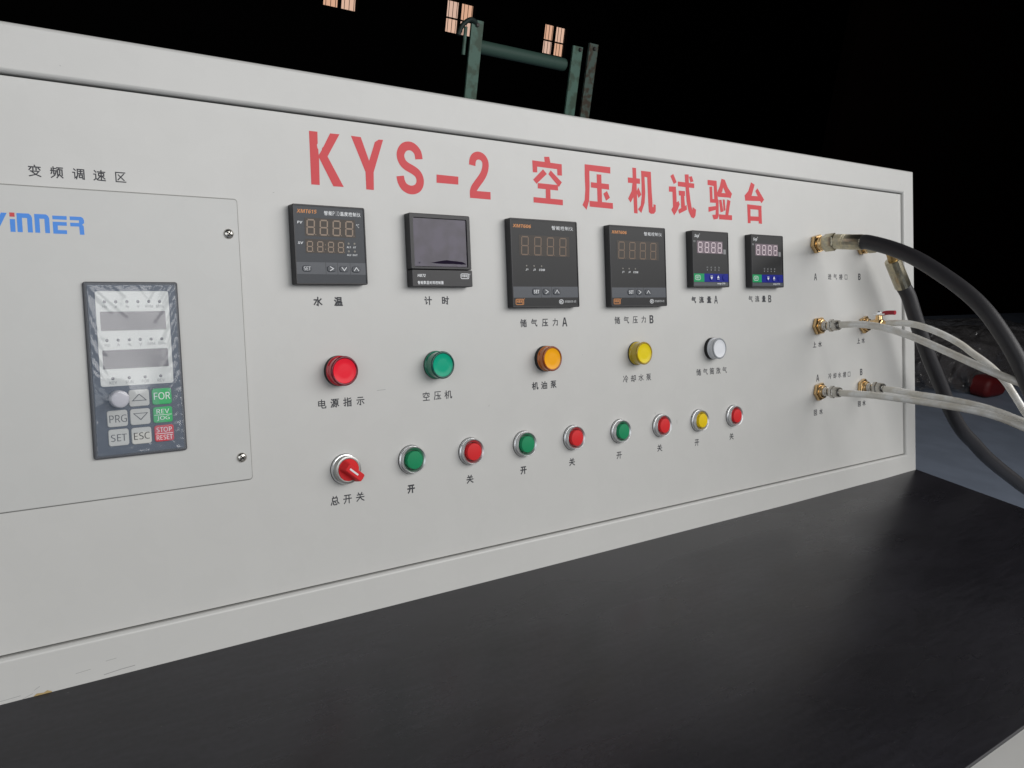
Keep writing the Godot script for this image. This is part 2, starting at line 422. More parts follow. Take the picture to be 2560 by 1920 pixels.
func vert(st: SurfaceTool, p: Vector3, n: Vector3, uv := Vector2.ZERO) -> void:
	st.set_normal(n)
	st.set_uv(uv)
	st.add_vertex(p * MM)

func tri3(st: SurfaceTool, a: Vector3, b: Vector3, c: Vector3, n: Vector3) -> void:
	# wound clockwise as seen from the side that n points to
	if (b - a).cross(c - a).dot(n) > 0.0:
		vert(st, a, n); vert(st, c, n); vert(st, b, n)
	else:
		vert(st, a, n); vert(st, b, n); vert(st, c, n)

func quad(st: SurfaceTool, a: Vector3, b: Vector3, c: Vector3, d: Vector3, n := Vector3.ZERO, na := Vector3.ZERO, nb := Vector3.ZERO, nc := Vector3.ZERO, nd := Vector3.ZERO) -> void:
	if n == Vector3.ZERO:
		n = (b - a).cross(d - a)
		if n.length() < 1e-9:
			n = (c - b).cross(d - b)
		n = n.normalized()
	if na == Vector3.ZERO:
		na = n; nb = n; nc = n; nd = n
	var flip := (b - a).cross(c - a).dot(n) + (c - a).cross(d - a).dot(n) > 0.0
	if flip:
		vert(st, a, na); vert(st, c, nc); vert(st, b, nb)
		vert(st, a, na); vert(st, d, nd); vert(st, c, nc)
	else:
		vert(st, a, na); vert(st, b, nb); vert(st, c, nc)
		vert(st, a, na); vert(st, c, nc); vert(st, d, nd)

func outline(x0: float, y0: float, x1: float, y1: float, rc: float, n := 4) -> PackedVector2Array:
	var o := PackedVector2Array()
	if rc <= 0.0:
		return PackedVector2Array([Vector2(x1, y1), Vector2(x0, y1), Vector2(x0, y0), Vector2(x1, y0)])
	var cs := [Vector2(x1 - rc, y1 - rc), Vector2(x0 + rc, y1 - rc), Vector2(x0 + rc, y0 + rc), Vector2(x1 - rc, y0 + rc)]
	for k in 4:
		for i in n + 1:
			var a := PI / 2 * (k + float(i) / n)
			o.append(cs[k] + Vector2(cos(a), sin(a)) * rc)
	return o

func ring_normals(o: PackedVector2Array) -> PackedVector2Array:
	var r := PackedVector2Array()
	var n := o.size()
	for i in n:
		var a := (o[i] - o[(i + n - 1) % n]).normalized()
		var b := (o[(i + 1) % n] - o[i]).normalized()
		var t := (a + b).normalized()
		r.append(Vector2(t.y, -t.x))
	return r

# extrude a convex outline (anticlockwise) from z0 to z1 with a rounded front edge
func extrude(st: SurfaceTool, o: PackedVector2Array, z0: float, z1: float, bev := 0.0, back := false, smooth := true) -> void:
	var n := o.size()
	var nm := ring_normals(o)
	var rows := []      # [points, z, normal tilt]
	var steps := 3 if bev > 0.0 else 0
	var flat := not smooth
	var pts_prev := o
	var z_prev := z0
	var t_prev := 0.0
	var seq := [[0.0, z1 - bev, 0.0]]
	for k in range(1, steps + 1):
		var a := PI / 2 * k / steps
		seq.append([bev * (1.0 - cos(a)), z1 - bev + bev * sin(a), a])
	for s in seq:
		var pts := PackedVector2Array()
		for i in n:
			var corner := 1.0
			if o.size() == 4:
				corner = sqrt(2.0)
			pts.append(o[i] - nm[i] * s[0] * corner)
		for i in n:
			var j := (i + 1) % n
			var e := (o[j] - o[i]).normalized()
			var fn := Vector2(e.y, -e.x)
			var ni := fn if flat or n == 4 else nm[i]
			var nj := fn if flat or n == 4 else nm[j]
			var c0 := cos(t_prev)
			var s0 := sin(t_prev)
			var c1 := cos(s[2])
			var s1 := sin(s[2])
			quad(st, Vector3(pts_prev[i].x, pts_prev[i].y, z_prev), Vector3(pts_prev[j].x, pts_prev[j].y, z_prev), Vector3(pts[j].x, pts[j].y, s[1]), Vector3(pts[i].x, pts[i].y, s[1]), Vector3(fn.x * c0, fn.y * c0, (s0 + s1) * 0.5).normalized(),
				Vector3(ni.x * c0, ni.y * c0, s0), Vector3(nj.x * c0, nj.y * c0, s0), Vector3(nj.x * c1, nj.y * c1, s1), Vector3(ni.x * c1, ni.y * c1, s1))
		pts_prev = pts
		z_prev = s[1]
		t_prev = s[2]
	cap(st, pts_prev, z1, Vector3.BACK)
	if back:
		cap(st, o, z0, Vector3.FORWARD)

func cap(st: SurfaceTool, o: PackedVector2Array, z: float, n: Vector3) -> void:
	var ids := Geometry2D.triangulate_polygon(o)
	for i in range(0, ids.size(), 3):
		tri3(st, Vector3(o[ids[i]].x, o[ids[i]].y, z), Vector3(o[ids[i + 1]].x, o[ids[i + 1]].y, z), Vector3(o[ids[i + 2]].x, o[ids[i + 2]].y, z), n)

func plate(x0: float, y0: float, x1: float, y1: float, z0: float, z1: float, rc := 0.0, bev := 0.0, back := false) -> SurfaceTool:
	var st := begin()
	extrude(st, outline(x0, y0, x1, y1, rc), z0, z1, bev, back)
	return st

# profile of [radius, z] turned round the z axis; corners sharper than 40 degrees stay sharp
func lathe(st: SurfaceTool, prof: Array, seg := 40, cx := 0.0, cy := 0.0, basis := Basis(), at := Vector3.ZERO, flat := false, phase := 0.0) -> void:
	var segn := []
	for i in prof.size() - 1:
		var d := Vector2(prof[i + 1][0] - prof[i][0], prof[i + 1][1] - prof[i][1])
		segn.append(Vector2(d.y, -d.x).normalized())
	for i in prof.size() - 1:
		var n0: Vector2 = segn[i]
		var n1: Vector2 = segn[i]
		if i > 0 and segn[i].dot(segn[i - 1]) > 0.77:
			n0 = (segn[i] + segn[i - 1]).normalized()
		if i < segn.size() - 1 and segn[i].dot(segn[i + 1]) > 0.77:
			n1 = (segn[i] + segn[i + 1]).normalized()
		for k in seg:
			var a := TAU * k / seg + phase
			var b := TAU * (k + 1) / seg + phase
			var mid := (a + b) * 0.5
			var da := Vector2(cos(a), sin(a))
			var db := Vector2(cos(b), sin(b))
			var fa := Vector2(cos(mid), sin(mid)) if flat else da
			var fb := Vector2(cos(mid), sin(mid)) if flat else db
			var p := [Vector3(da.x * prof[i][0], da.y * prof[i][0], prof[i][1]), Vector3(db.x * prof[i][0], db.y * prof[i][0], prof[i][1]), Vector3(db.x * prof[i + 1][0], db.y * prof[i + 1][0], prof[i + 1][1]), Vector3(da.x * prof[i + 1][0], da.y * prof[i + 1][0], prof[i + 1][1])]
			var q := [Vector3(fa.x * n0.x, fa.y * n0.x, n0.y), Vector3(fb.x * n0.x, fb.y * n0.x, n0.y), Vector3(fb.x * n1.x, fb.y * n1.x, n1.y), Vector3(fa.x * n1.x, fa.y * n1.x, n1.y)]
			var o := at + Vector3(cx, cy, 0)
			quad(st, o + basis * p[0], o + basis * p[1], o + basis * p[2], o + basis * p[3], basis * Vector3(cos(mid) * segn[i].x, sin(mid) * segn[i].x, segn[i].y), basis * q[0], basis * q[1], basis * q[2], basis * q[3])

func turned(prof: Array, seg := 40) -> SurfaceTool:
	var st := begin()
	lathe(st, prof, seg)
	return st

# hexagon nut along z, chamfered corners
func hexnut(across: float, z0: float, z1: float, bore: float, phase := 0.0, basis := Basis(), at := Vector3.ZERO) -> SurfaceTool:
	var st := begin()
	var r := across / 2.0 / cos(PI / 6)
	var c := across * 0.055
	lathe(st, [[bore, z0], [r * 0.93, z0], [r, z0 + c], [r, z1 - c], [r * 0.93, z1], [bore, z1]], 6, 0, 0, basis, at, true, phase)
	return st

func basis_to(dir: Vector3) -> Basis:
	var z := dir.normalized()
	var x := Vector3.UP.cross(z)
	if x.length() < 0.1:
		x = Vector3.RIGHT
	x = x.normalized()
	return Basis(x, z.cross(x), z)

func smooth_path(pts: Array, per := 8) -> PackedVector3Array:
	var o := PackedVector3Array()
	for i in pts.size() - 1:
		var a: Vector3 = pts[max(i - 1, 0)]
		var b: Vector3 = pts[i]
		var c: Vector3 = pts[i + 1]
		var d: Vector3 = pts[min(i + 2, pts.size() - 1)]
		for k in per:
			o.append(b.cubic_interpolate(c, a, d, float(k) / per))
	o.append(pts[-1])
	return o

func tube(st: SurfaceTool, path: PackedVector3Array, r: float, seg := 20, caps := true) -> void:
	var n := path.size()
	var x := Vector3.ZERO
	var rings := []
	for i in n:
		var t := (path[min(i + 1, n - 1)] - path[max(i - 1, 0)]).normalized()
		if x == Vector3.ZERO:
			x = basis_to(t).x
		x = (x - t * x.dot(t)).normalized()
		rings.append([path[i], x, t.cross(x), t])
	for i in n - 1:
		for k in seg:
			var a := TAU * k / seg
			var b := TAU * (k + 1) / seg
			var na: Vector3 = rings[i][1] * cos(a) + rings[i][2] * sin(a)
			var nb: Vector3 = rings[i][1] * cos(b) + rings[i][2] * sin(b)
			var nc: Vector3 = rings[i + 1][1] * cos(b) + rings[i + 1][2] * sin(b)
			var nd: Vector3 = rings[i + 1][1] * cos(a) + rings[i + 1][2] * sin(a)
			quad(st, rings[i][0] + na * r, rings[i][0] + nb * r, rings[i + 1][0] + nc * r, rings[i + 1][0] + nd * r, (na + nb).normalized(), na, nb, nc, nd)
	if caps:
		for e in [0, n - 1]:
			var nn: Vector3 = rings[e][3] * (1.0 if e else -1.0)
			for k in seg:
				var a := TAU * k / seg
				var b := TAU * (k + 1) / seg
				tri3(st, rings[e][0], rings[e][0] + (rings[e][1] * cos(a) + rings[e][2] * sin(a)) * r, rings[e][0] + (rings[e][1] * cos(b) + rings[e][2] * sin(b)) * r, nn)

# a flat stroke of even width along a polyline, mitred, with slightly extended ends
func stroke(st: SurfaceTool, pts: PackedVector2Array, w: float, z: float, extend := 0.4) -> void:
	var n := pts.size()
	var closed := n > 2 and pts[0].distance_to(pts[n - 1]) < 1e-4
	var L := PackedVector2Array()
	var R := PackedVector2Array()
	for i in n:
		var a := Vector2.ZERO
		var b := Vector2.ZERO
		if i > 0:
			a = (pts[i] - pts[i - 1]).normalized()
		elif closed:
			a = (pts[0] - pts[n - 2]).normalized()
		if i < n - 1:
			b = (pts[i + 1] - pts[i]).normalized()
		elif closed:
			b = (pts[1] - pts[0]).normalized()
		if a == Vector2.ZERO:
			a = b
		if b == Vector2.ZERO:
			b = a
		var t := (a + b).normalized() if (a + b).length() > 0.05 else b
		var nrm := Vector2(-t.y, t.x)
		var k: float = min(1.0 / max(0.35, nrm.dot(Vector2(-a.y, a.x))), 2.0)
		var p := pts[i]
		if not closed and i == 0:
			p -= b * w * extend
		if not closed and i == n - 1:
			p += a * w * extend
		L.append(p + nrm * w * 0.5 * k)
		R.append(p - nrm * w * 0.5 * k)
	for i in n - 1:
		quad(st, Vector3(L[i].x, L[i].y, z), Vector3(R[i].x, R[i].y, z), Vector3(R[i + 1].x, R[i + 1].y, z), Vector3(L[i + 1].x, L[i + 1].y, z), Vector3.BACK)

func points(s: String) -> PackedVector2Array:
	var o := PackedVector2Array()
	for p in s.split(" ", false):
		var c := p.split(",")
		o.append(Vector2(c[0].to_float(), c[1].to_float()))
	return o

# one character centred at (x, y); Latin letters come from the font
func glyph(st: SurfaceTool, ch: String, x: float, y: float, w: float, h: float, z: float, thick: float) -> void:
	if not GLYPH.has(ch):
		letters(st, ch, x - w / 2, y - h / 2, x + w / 2, y + h / 2, z, 0.0, thick > 0.8)
		return
	var k := 0
	for s in String(GLYPH[ch]).split(";"):
		var pts := points(s)
		for i in pts.size():
			pts[i] = Vector2(x + (pts[i].x - 50.0) / 100.0 * w, y - (pts[i].y - 50.0) / 100.0 * h)
		stroke(st, pts, thick, z + 0.012 * k)
		k += 1

# font lettering stretched into a box, optionally slanted
func letters(st: SurfaceTool, text: String, x0: float, y0: float, x1: float, y1: float, z: float, slant := 0.0, bold := false) -> void:
	var t := TextMesh.new()
	t.font = sans_bold if bold else sans
	t.font_size = 32
	t.pixel_size = 0.01
	t.depth = 0.0
	t.text = text
	var arr := t.get_mesh_arrays() if t.get_surface_count() == 0 else t.surface_get_arrays(0)
	var v: PackedVector3Array = arr[Mesh.ARRAY_VERTEX]
	var ids = arr[Mesh.ARRAY_INDEX]
	if v.is_empty():
		return
	var lo := Vector2(1e9, 1e9)
	var hi := -lo
	for p in v:
		lo = lo.min(Vector2(p.x, p.y))
		hi = hi.max(Vector2(p.x, p.y))
	var sc := Vector2((x1 - x0) / (hi.x - lo.x), (y1 - y0) / (hi.y - lo.y))
	var out := PackedVector3Array()
	for p in v:
		var q := Vector2(x0, y0) + (Vector2(p.x, p.y) - lo) * sc
		q.x += (q.y - (y0 + y1) / 2) * slant
		out.append(Vector3(q.x, q.y, z))
	var count: int = ids.size() if ids != null and ids.size() else out.size()
	for i in range(0, count, 3):
		var a := i if ids == null or ids.size() == 0 else int(ids[i])
		var b := i + 1 if ids == null or ids.size() == 0 else int(ids[i + 1])
		var c := i + 2 if ids == null or ids.size() == 0 else int(ids[i + 2])
		tri3(st, out[a], out[b], out[c], Vector3.BACK)

func write(parent: Node, text: String, x0: float, y0: float, x1: float, y1: float, z: float, m: String, slant := 0.0, bold := false) -> void:
	var st := begin()
	letters(st, text, x0, y0, x1, y1, z, slant, bold)
	part("lettering", st, m, parent)

# a run of characters spread over a box
func write_run(parent: Node, text: String, x0: float, y0: float, x1: float, y1: float, z: float, m: String, thick: float) -> void:
	var st := begin()
	var n := text.length()
	var total := 0.0
	for ch in text:
		total += 1.0 if GLYPH.has(ch) else 0.56
	var pitch := (x1 - x0) / total
	var x := x0
	for i in n:
		var ch := text[i]
		var adv := pitch * (1.0 if GLYPH.has(ch) else 0.56)
		var w := adv * (0.86 if GLYPH.has(ch) else 0.74)
		if ch == "I":
			w = adv * 0.2
		glyph(st, ch, x + adv / 2, (y0 + y1) / 2, w, y1 - y0, z, thick)
		x += adv
	part("lettering", st, m, parent)

# seven segment figure, lower left corner at (x, y)
func figure(st: SurfaceTool, x: float, y: float, w: float, h: float, t: float, z: float, slant := 0.06) -> void:
	var segs := [[0, 0, 1, 0], [0, 0.5, 1, 0.5], [0, 1, 1, 1], [0, 0, 0, 0.5], [0, 0.5, 0, 1], [1, 0, 1, 0.5], [1, 0.5, 1, 1]]
	var g := t * 0.55
	for s in segs:
		var a := Vector2(x + t / 2 + s[0] * (w - t), y + t / 2 + s[1] * (h - t))
		var b := Vector2(x + t / 2 + s[2] * (w - t), y + t / 2 + s[3] * (h - t))
		var d := (b - a).normalized()
		a += d * g
		b -= d * g
		a.x += (a.y - y) * slant
		b.x += (b.y - y) * slant
		stroke(st, PackedVector2Array([a, b]), t, z, 0.15)
	stroke(st, PackedVector2Array([Vector2(x + w + t * 0.7, y + t * 0.2), Vector2(x + w + t * 0.7, y + t * 0.8)]), t * 0.7, z, 0.0)

# ================================================================ setting
func setting() -> void:
	var st := begin()
	quad(st, Vector3(-12000, 0, -18200), Vector3(30000, 0, -18200), Vector3(30000, 0, 9000), Vector3(-12000, 0, 9000), Vector3.UP)
	structure("floor", st, "floor_blue")
	# far wall with three window openings
	st = begin()
	var xs := [-12000.0, 8351.0, 9182.0, 11515.0, 12330.0, 14540.0, 15310.0, 30000.0]
	var y0 := 3890.0
	var y1 := 4650.0
	var boxes := [[-12000.0, 0.0, 30000.0, y0], [-12000.0, y1, 30000.0, 9000.0]]
	for i in range(0, 8, 2):
		boxes.append([xs[i], y0, xs[i + 1], y1])
	for b in boxes:
		box(st, b[0], b[1], -18250, b[2], b[3], -18000)
	structure("far_wall", st, "wall_dark")
	st = begin()
	box(st, 30000, 0, -18250, 30250, 9000, 9000)
	structure("side_wall", st, "wall_dark")
	# dark brown partition behind the wrapped goods
	st = begin()
	box(st, 7000, 0, -4100, 14000, 4200, -3980)
	structure("partition_wall", st, "partition_brown")

func box(st: SurfaceTool, x0: float, y0: float, z0: float, x1: float, y1: float, z1: float) -> void:
	var p := [Vector3(x0, y0, z0), Vector3(x1, y0, z0), Vector3(x1, y1, z0), Vector3(x0, y1, z0), Vector3(x0, y0, z1), Vector3(x1, y0, z1), Vector3(x1, y1, z1), Vector3(x0, y1, z1)]
	quad(st, p[4], p[5], p[6], p[7], Vector3.BACK)
	quad(st, p[0], p[1], p[2], p[3], Vector3.FORWARD)
	quad(st, p[0], p[4], p[7], p[3], Vector3.LEFT)
	quad(st, p[1], p[5], p[6], p[2], Vector3.RIGHT)
	quad(st, p[3], p[2], p[6], p[7], Vector3.UP)
	quad(st, p[0], p[1], p[5], p[4], Vector3.DOWN)

# ================================================================ the bench
func bench() -> void:
	var b := on_face("test_bench", 0, 0, 0, "light grey sheet-metal test bench with leaning control panel and big red lettering", "control console")
	var left := -640.0
	var right := 1233.5
	# recessed front sheet
	part("front_panel", plate(left + 37, -256.0, 1201.1, 176.2, -3.0, 0.0, 0.0, 0.4), "paint", b)
	# frame rails: rolled edges, butted end to end
	part("frame", frame_ring(Rect2(left, -330, right - left, 330 + 215.0), Rect2(left + 36, -257.2, 1201.3 - left - 36, 257.2 + 177.5)), "paint", b)
	# the dark slot between the sheet and the frame
	part("seam", plate(left + 30, -262, 1206, 183, -7.0, -6.0), "gap", b)
	# cabinet behind the face
	var st := begin()
	box(st, left + 3, -330, -420, left + 5, 210, -6)
	box(st, right - 5, -330, -420, right - 3, 210, -6)
	box(st, left + 5, 208, -420, right - 5, 210, -6)
	box(st, left + 5, -330, -420, right - 5, 208, -418)
	part("cabinet_shell", st, "paint", b)
	# lower body under the work surface (level, so built in the room's axes)
	var inv := face.affine_inverse()
	var low := begin()
	box(low, left, 120, -180, right, 752, 556)
	var body := part("lower_body", low, "paint", b)
	body.transform = inv
	# rolled front lip of the work surface, a little below the mat
	var lip := begin()
	extrude(lip, outline(left, 40, right, 590, 6.0), 752, 754.4, 1.6)
	var lipo := part("work_surface", lip, "paint", b)
	lipo.transform = inv * Transform3D(Basis(Vector3.RIGHT, Vector3.FORWARD, Vector3.UP), Vector3(0, 0, 0))
	lipo.transform = inv * Transform3D(Basis(Vector3(1, 0, 0), Vector3(0, 0, 1), Vector3(0, 1, 0)), Vector3.ZERO)
	for x in [left + 60.0, right - 60.0]:
		for z in [-120.0, 480.0]:
			var leg := begin()
			box(leg, x - 25, 0, z - 25, x + 25, 120, z + 25)
			var lo := part("leg", leg, "gap", b)
			lo.transform = inv
	# access cover with screws and maker's mark
	part("cover_seam", plate(-420.7, -149.2, 85.2, 96.3, 0.01, 0.12, 2.8), "seam_grey", b)
	var cover := part("access_cover", plate(-420, -148.4, 84.4, 95.5, 0.15, 2.0, 2.5, 0.7), "cover_paint", b)
	for p in [Vector2(75.5, 65.7), Vector2(75.8, -128.3), Vector2(-411.0, 65.7), Vector2(-411.0, -128.3)]:
		screw(cover, p.x, p.y)
	logo(cover)
	# red title letters
	for i in TITLE.size():
		var t := begin()
		var k := 0
		for s in String(TITLE[i]).split("|"):
			var z := 0.12 + 0.012 * k
			if s.begins_with("@"):
				var h := s.substr(1).split(":")
				var raw := points(h[1])
				var p3 := []
				for q in raw:
					p3.append(Vector3(q.x, q.y, 0))
				var fine := PackedVector2Array()
				for q in smooth_path(p3, 5):
					fine.append(Vector2(q.x, q.y))
				stroke(t, fine, h[0].to_float(), z, 0.0)
			else:
				cap(t, points(s), z, Vector3.BACK)
			k += 1
		part("title_letter", t, "vinyl_red", b)
	captions(b)
	# worn paint along the lower left edge
	worn(b)

# folded frame: outer rectangle, opening, rounded on both edges, corners mitred
func frame_ring(o: Rect2, q: Rect2) -> SurfaceTool:
	var st := begin()
	var r := 3.4
	var top := 5.0
	var loops := []      # [x0, y0, x1, y1, z, outward part of the normal, z part]
	loops.append([o.position.x, o.position.y, o.end.x, o.end.y, -8.0, 1.0, 0.0])
	for k in 7:
		var a := PI / 2 * k / 6
		var d := r - r * cos(a)
		loops.append([o.position.x + d, o.position.y + d, o.end.x - d, o.end.y - d, top - r + r * sin(a), cos(a), sin(a)])
	for k in 7:
		var a := PI / 2 * k / 6
		var d := r - r * sin(a)
		loops.append([q.position.x - d, q.position.y - d, q.end.x + d, q.end.y + d, top - r + r * cos(a), -sin(a), cos(a)])
	loops.append([q.position.x, q.position.y, q.end.x, q.end.y, -8.0, -1.0, 0.0])
	for i in loops.size() - 1:
		var A: Array = loops[i]
		var B: Array = loops[i + 1]
		var ca := [Vector3(A[0], A[1], A[4]), Vector3(A[2], A[1], A[4]), Vector3(A[2], A[3], A[4]), Vector3(A[0], A[3], A[4])]
		var cb := [Vector3(B[0], B[1], B[4]), Vector3(B[2], B[1], B[4]), Vector3(B[2], B[3], B[4]), Vector3(B[0], B[3], B[4])]
		var dirs := [Vector3.DOWN, Vector3.RIGHT, Vector3.UP, Vector3.LEFT]
		for k in 4:
			var j := (k + 1) % 4
			var na: Vector3 = dirs[k] * A[5] + Vector3.BACK * A[6]
			var nb: Vector3 = dirs[k] * B[5] + Vector3.BACK * B[6]
			quad(st, ca[k], ca[j], cb[j], cb[k], (na + nb).normalized(), na, na, nb, nb)
	return st

func screw(parent: Node, x: float, y: float) -> void:
	var st := begin()
	lathe(st, [[4.3, 2.0], [4.3, 2.5], [4.0, 3.1], [3.4, 3.7], [2.4, 4.2], [1.2, 4.5], [0.01, 4.55]], 28, x, y)
	var o := part("screw", st, "screw_steel", parent)
	var c := begin()
	var a := 0.35 + y * 0.01
	for k in 2:
		var d := Vector2(cos(a + k * PI / 2), sin(a + k * PI / 2)) * 2.3
		stroke(c, PackedVector2Array([Vector2(x, y) - d, Vector2(x, y) + d]), 0.95, 4.60 + k * 0.02, 0.0)
	# the slot is part of the screw's own shape
	part("slot", c, "slot_dark", parent)

func logo(parent: Node) -> void:
	var z := 2.08
	var st := begin()
	for s in ["-85.4,70.4 -82.4,70.4", ""]:
		pass
	var polys := [
		"-109.6,74.6 -106.0,74.6 -103.4,60.6 -107.0,60.6", "-107.0,60.6 -103.4,60.6 -100.6,74.6 -103.2,74.6", "-103.2,74.6 -100.6,74.6 -97.0,60.6 -100.4,60.6", "-100.4,60.6 -96.6,60.6 -89.9,74.6 -93.6,74.6",
		"-88.2,70.2 -84.8,70.2 -84.9,60.7 -88.2,60.7",
		"-83.6,74.8 -75.6,74.8 -74.2,73.6 -73.5,72.0 -73.5,60.7 -76.8,60.7 -76.8,71.4 -80.2,71.4 -80.2,60.7 -83.6,60.7",
		"-71.9,74.8 -63.9,74.8 -62.5,73.6 -61.9,72.0 -61.9,60.7 -65.2,60.7 -65.2,71.4 -68.6,71.4 -68.6,60.7 -71.9,60.7",
		"-59.7,74.2 -49.8,74.2 -49.8,71.4 -59.7,71.4", "-59.7,69.6 -50.0,69.6 -50.0,66.8 -56.4,66.8 -56.4,63.4 -50.2,63.4 -50.2,60.5 -59.7,60.5",
		"-47.7,74.2 -39.6,74.2 -38.3,73.2 -37.7,71.6 -37.7,69.4 -39.2,68.2 -38.2,67.0 -38.0,60.4 -41.2,60.4 -41.4,66.6 -47.6,66.6 -47.6,69.4 -41.4,69.4 -41.2,71.4 -47.7,71.4",
	]
	for s in polys:
		cap(st, points(s), z, Vector3.BACK)
	part("maker_mark", st, "logo_blue", parent)
	var r := begin()
	cap(r, points("-88.2,75.0 -84.9,75.0 -84.9,71.9 -88.2,71.9"), z + 0.03, Vector3.BACK)
	part("maker_mark_dot", r, "logo_red", parent)

func captions(b: Node) -> void:
	# [characters, [x positions], y, stroke width]
	var rows := [
		["变频调速区", [-69.2, -54.2, -39.0, -24.0, -8.7], 107.6, 0.85],
		["水温", [155.8, 176.3], 7.0, 1.25], ["计时", [275.1, 295.8], 7.2, 1.15],
		["储气压力A", [396.6, 411.6, 427.2, 442.5, 456.4], -18.3, 1.0], ["储气压力B", [539.9, 555.0, 570.2, 585.2, 598.9], -18.1, 0.9],
		["气流量A", [678.7, 693.8, 709.2, 723.1], 5.4, 1.3], ["气流量B", [796.8, 811.3, 826.5, 840.2], 5.9, 1.0],
		["电源指示", [154.5, 167.6, 180.7, 194.3], -88.0, 0.95], ["空压机", [268.0, 281.4, 294.5], -89.3, 0.85], ["机油泵", [409.7, 422.9, 436.5], -88.2, 1.1],
		["冷却水泵", [550.8, 564.1, 577.5, 590.9], -89.5, 0.9], ["储气筒放气", [684.8, 698.1, 711.3, 724.4, 737.5], -88.9, 0.85],
		["总开关", [162.7, 175.7, 189.1], -180.1, 1.0], ["开", [245.6], -180.3, 1.45], ["关", [317.2], -180.3, 1.2], ["开", [388.9], -179.8, 1.3], ["关", [460.2], -179.6, 1.15],
		["开", [535.9], -180.4, 1.0], ["关", [607.1], -179.8, 1.05], ["开", [677.7], -180.3, 1.0], ["关", [748.8], -179.9, 1.05],
		["A", [952.7], 37.8, 1.15], ["进气接口", [989.9, 1004.8, 1020.1, 1034.5], 38.4, 0.92], ["B", [1072.3], 39.1, 1.15],
		["上水", [947.3, 961.6], -62.9, 1.2], ["上水", [1067.1, 1080.8], -61.5, 1.2],
		["A", [953.9], -113.1, 1.1], ["冷却水接口", [986.0, 999.6, 1012.6, 1026.3, 1038.9], -112.2, 0.92], ["B", [1073.7], -110.9, 1.1],
		["回水", [946.6, 961.2], -164.4, 1.15], ["回水", [1067.0, 1080.7], -160.8, 1.3],
	]
	for r in rows:
		var st := begin()
		var text: String = r[0]
		for i in text.length():
			var ch := text[i]
			var w := 9.7 if GLYPH.has(ch) else (8.6 if ch == "A" else 7.9)
			var h := 9.7 if GLYPH.has(ch) else 10.2
			glyph(st, ch, r[1][i], r[2], w - r[3], h - (r[3] if GLYPH.has(ch) else 0.0), 0.10, r[3])
		part("caption", st, "ink", b)

func worn(b: Node) -> void:
	# chips and scratches in the lower rail where the mat rubs
	var z := 5.06
	var st := begin()
	for s in ["-99.5,-293.6 -96.0,-291.2 -93.4,-289.4 -88.6,-290.0 -86.2,-288.9 -83.2,-290.4 -82.8,-294.4", "-116.0,-295.0 -113.5,-292.9 -112.3,-295.0", "-108.0,-295.0 -105.7,-291.5 -104.6,-295.0", "-104.2,-295.0 -102.6,-291.0 -101.0,-294.8", "-78.0,-294.8 -76.2,-292.6 -74.6,-294.8"]:
		st = begin()
		cap(st, points(s), z, Vector3.BACK)
		part("paint_chip", st, "primer", b)
	var ru := begin()
	for s in ["-99.8,-294.6 -97.2,-292.0 -96.0,-294.6", "-95.0,-294.9 -88.0,-292.9 -84.0,-294.6"]:
		cap(ru, points(s), z + 0.05, Vector3.BACK)
	part("rust_spot", ru, "rust", b)
	var k := 0
	for q in ["-46.0,-288.0 -33.0,-286.9 -22.5,-286.6", "-66.0,-281.6 -55.0,-280.9", "-44.0,-277.4 -36.0,-277.0", "-118.0,-288.6 -104.0,-288.0", "-104.0,-291.4 -96.0,-288.6", "-95.0,-286.5 -91.0,-284.4", "18.0,-293.6 36.0,-292.8"]:
		var sc := begin()
		stroke(sc, points(q), 0.28 if k else 0.5, z + 0.01 * k, 0.0)
		part("scratch", sc, "scuff", b)
		k += 1
	k = 0
	for q in ["212.6,-79.4 222.0,-79.0", "118.0,104.0 119.4,104.5", "-48.0,188.0 -47.4,187.4", "640.2,-147.0 640.6,-152.0", "600.6,-134.0 600.8,-137.0", "482.0,-56.0 482.4,-57.0", "346.0,-104.0 345.2,-106.0", "1190.0,192.0 1191.0,190.6"]:
		var f := begin()
		stroke(f, points(q), 0.35, (5.1 if k in [2, 7] else 0.1), 0.0)
		part("fleck", f, "scuff", b)
		k += 1

# ================================================================ the rubber mat on the work surface
func mat_height(x: float) -> float:
	# the sheet lies on the metal with a slight wave; measured against the panel's foot
	var k := [[-640.0, 755.8], [-118.0, 755.2], [78.0, 752.9 + 2.2], [364.0, 754.9], [820.0, 755.6], [1100.0, 757.6], [1234.0, 759.6]]
	for i in k.size() - 1:
		if x <= k[i + 1][0]:
			var t: float = (x - k[i][0]) / (k[i + 1][0] - k[i][0])
			return lerpf(k[i][1], k[i + 1][1], t * t * (3 - 2 * t))
	return k[-1][1]

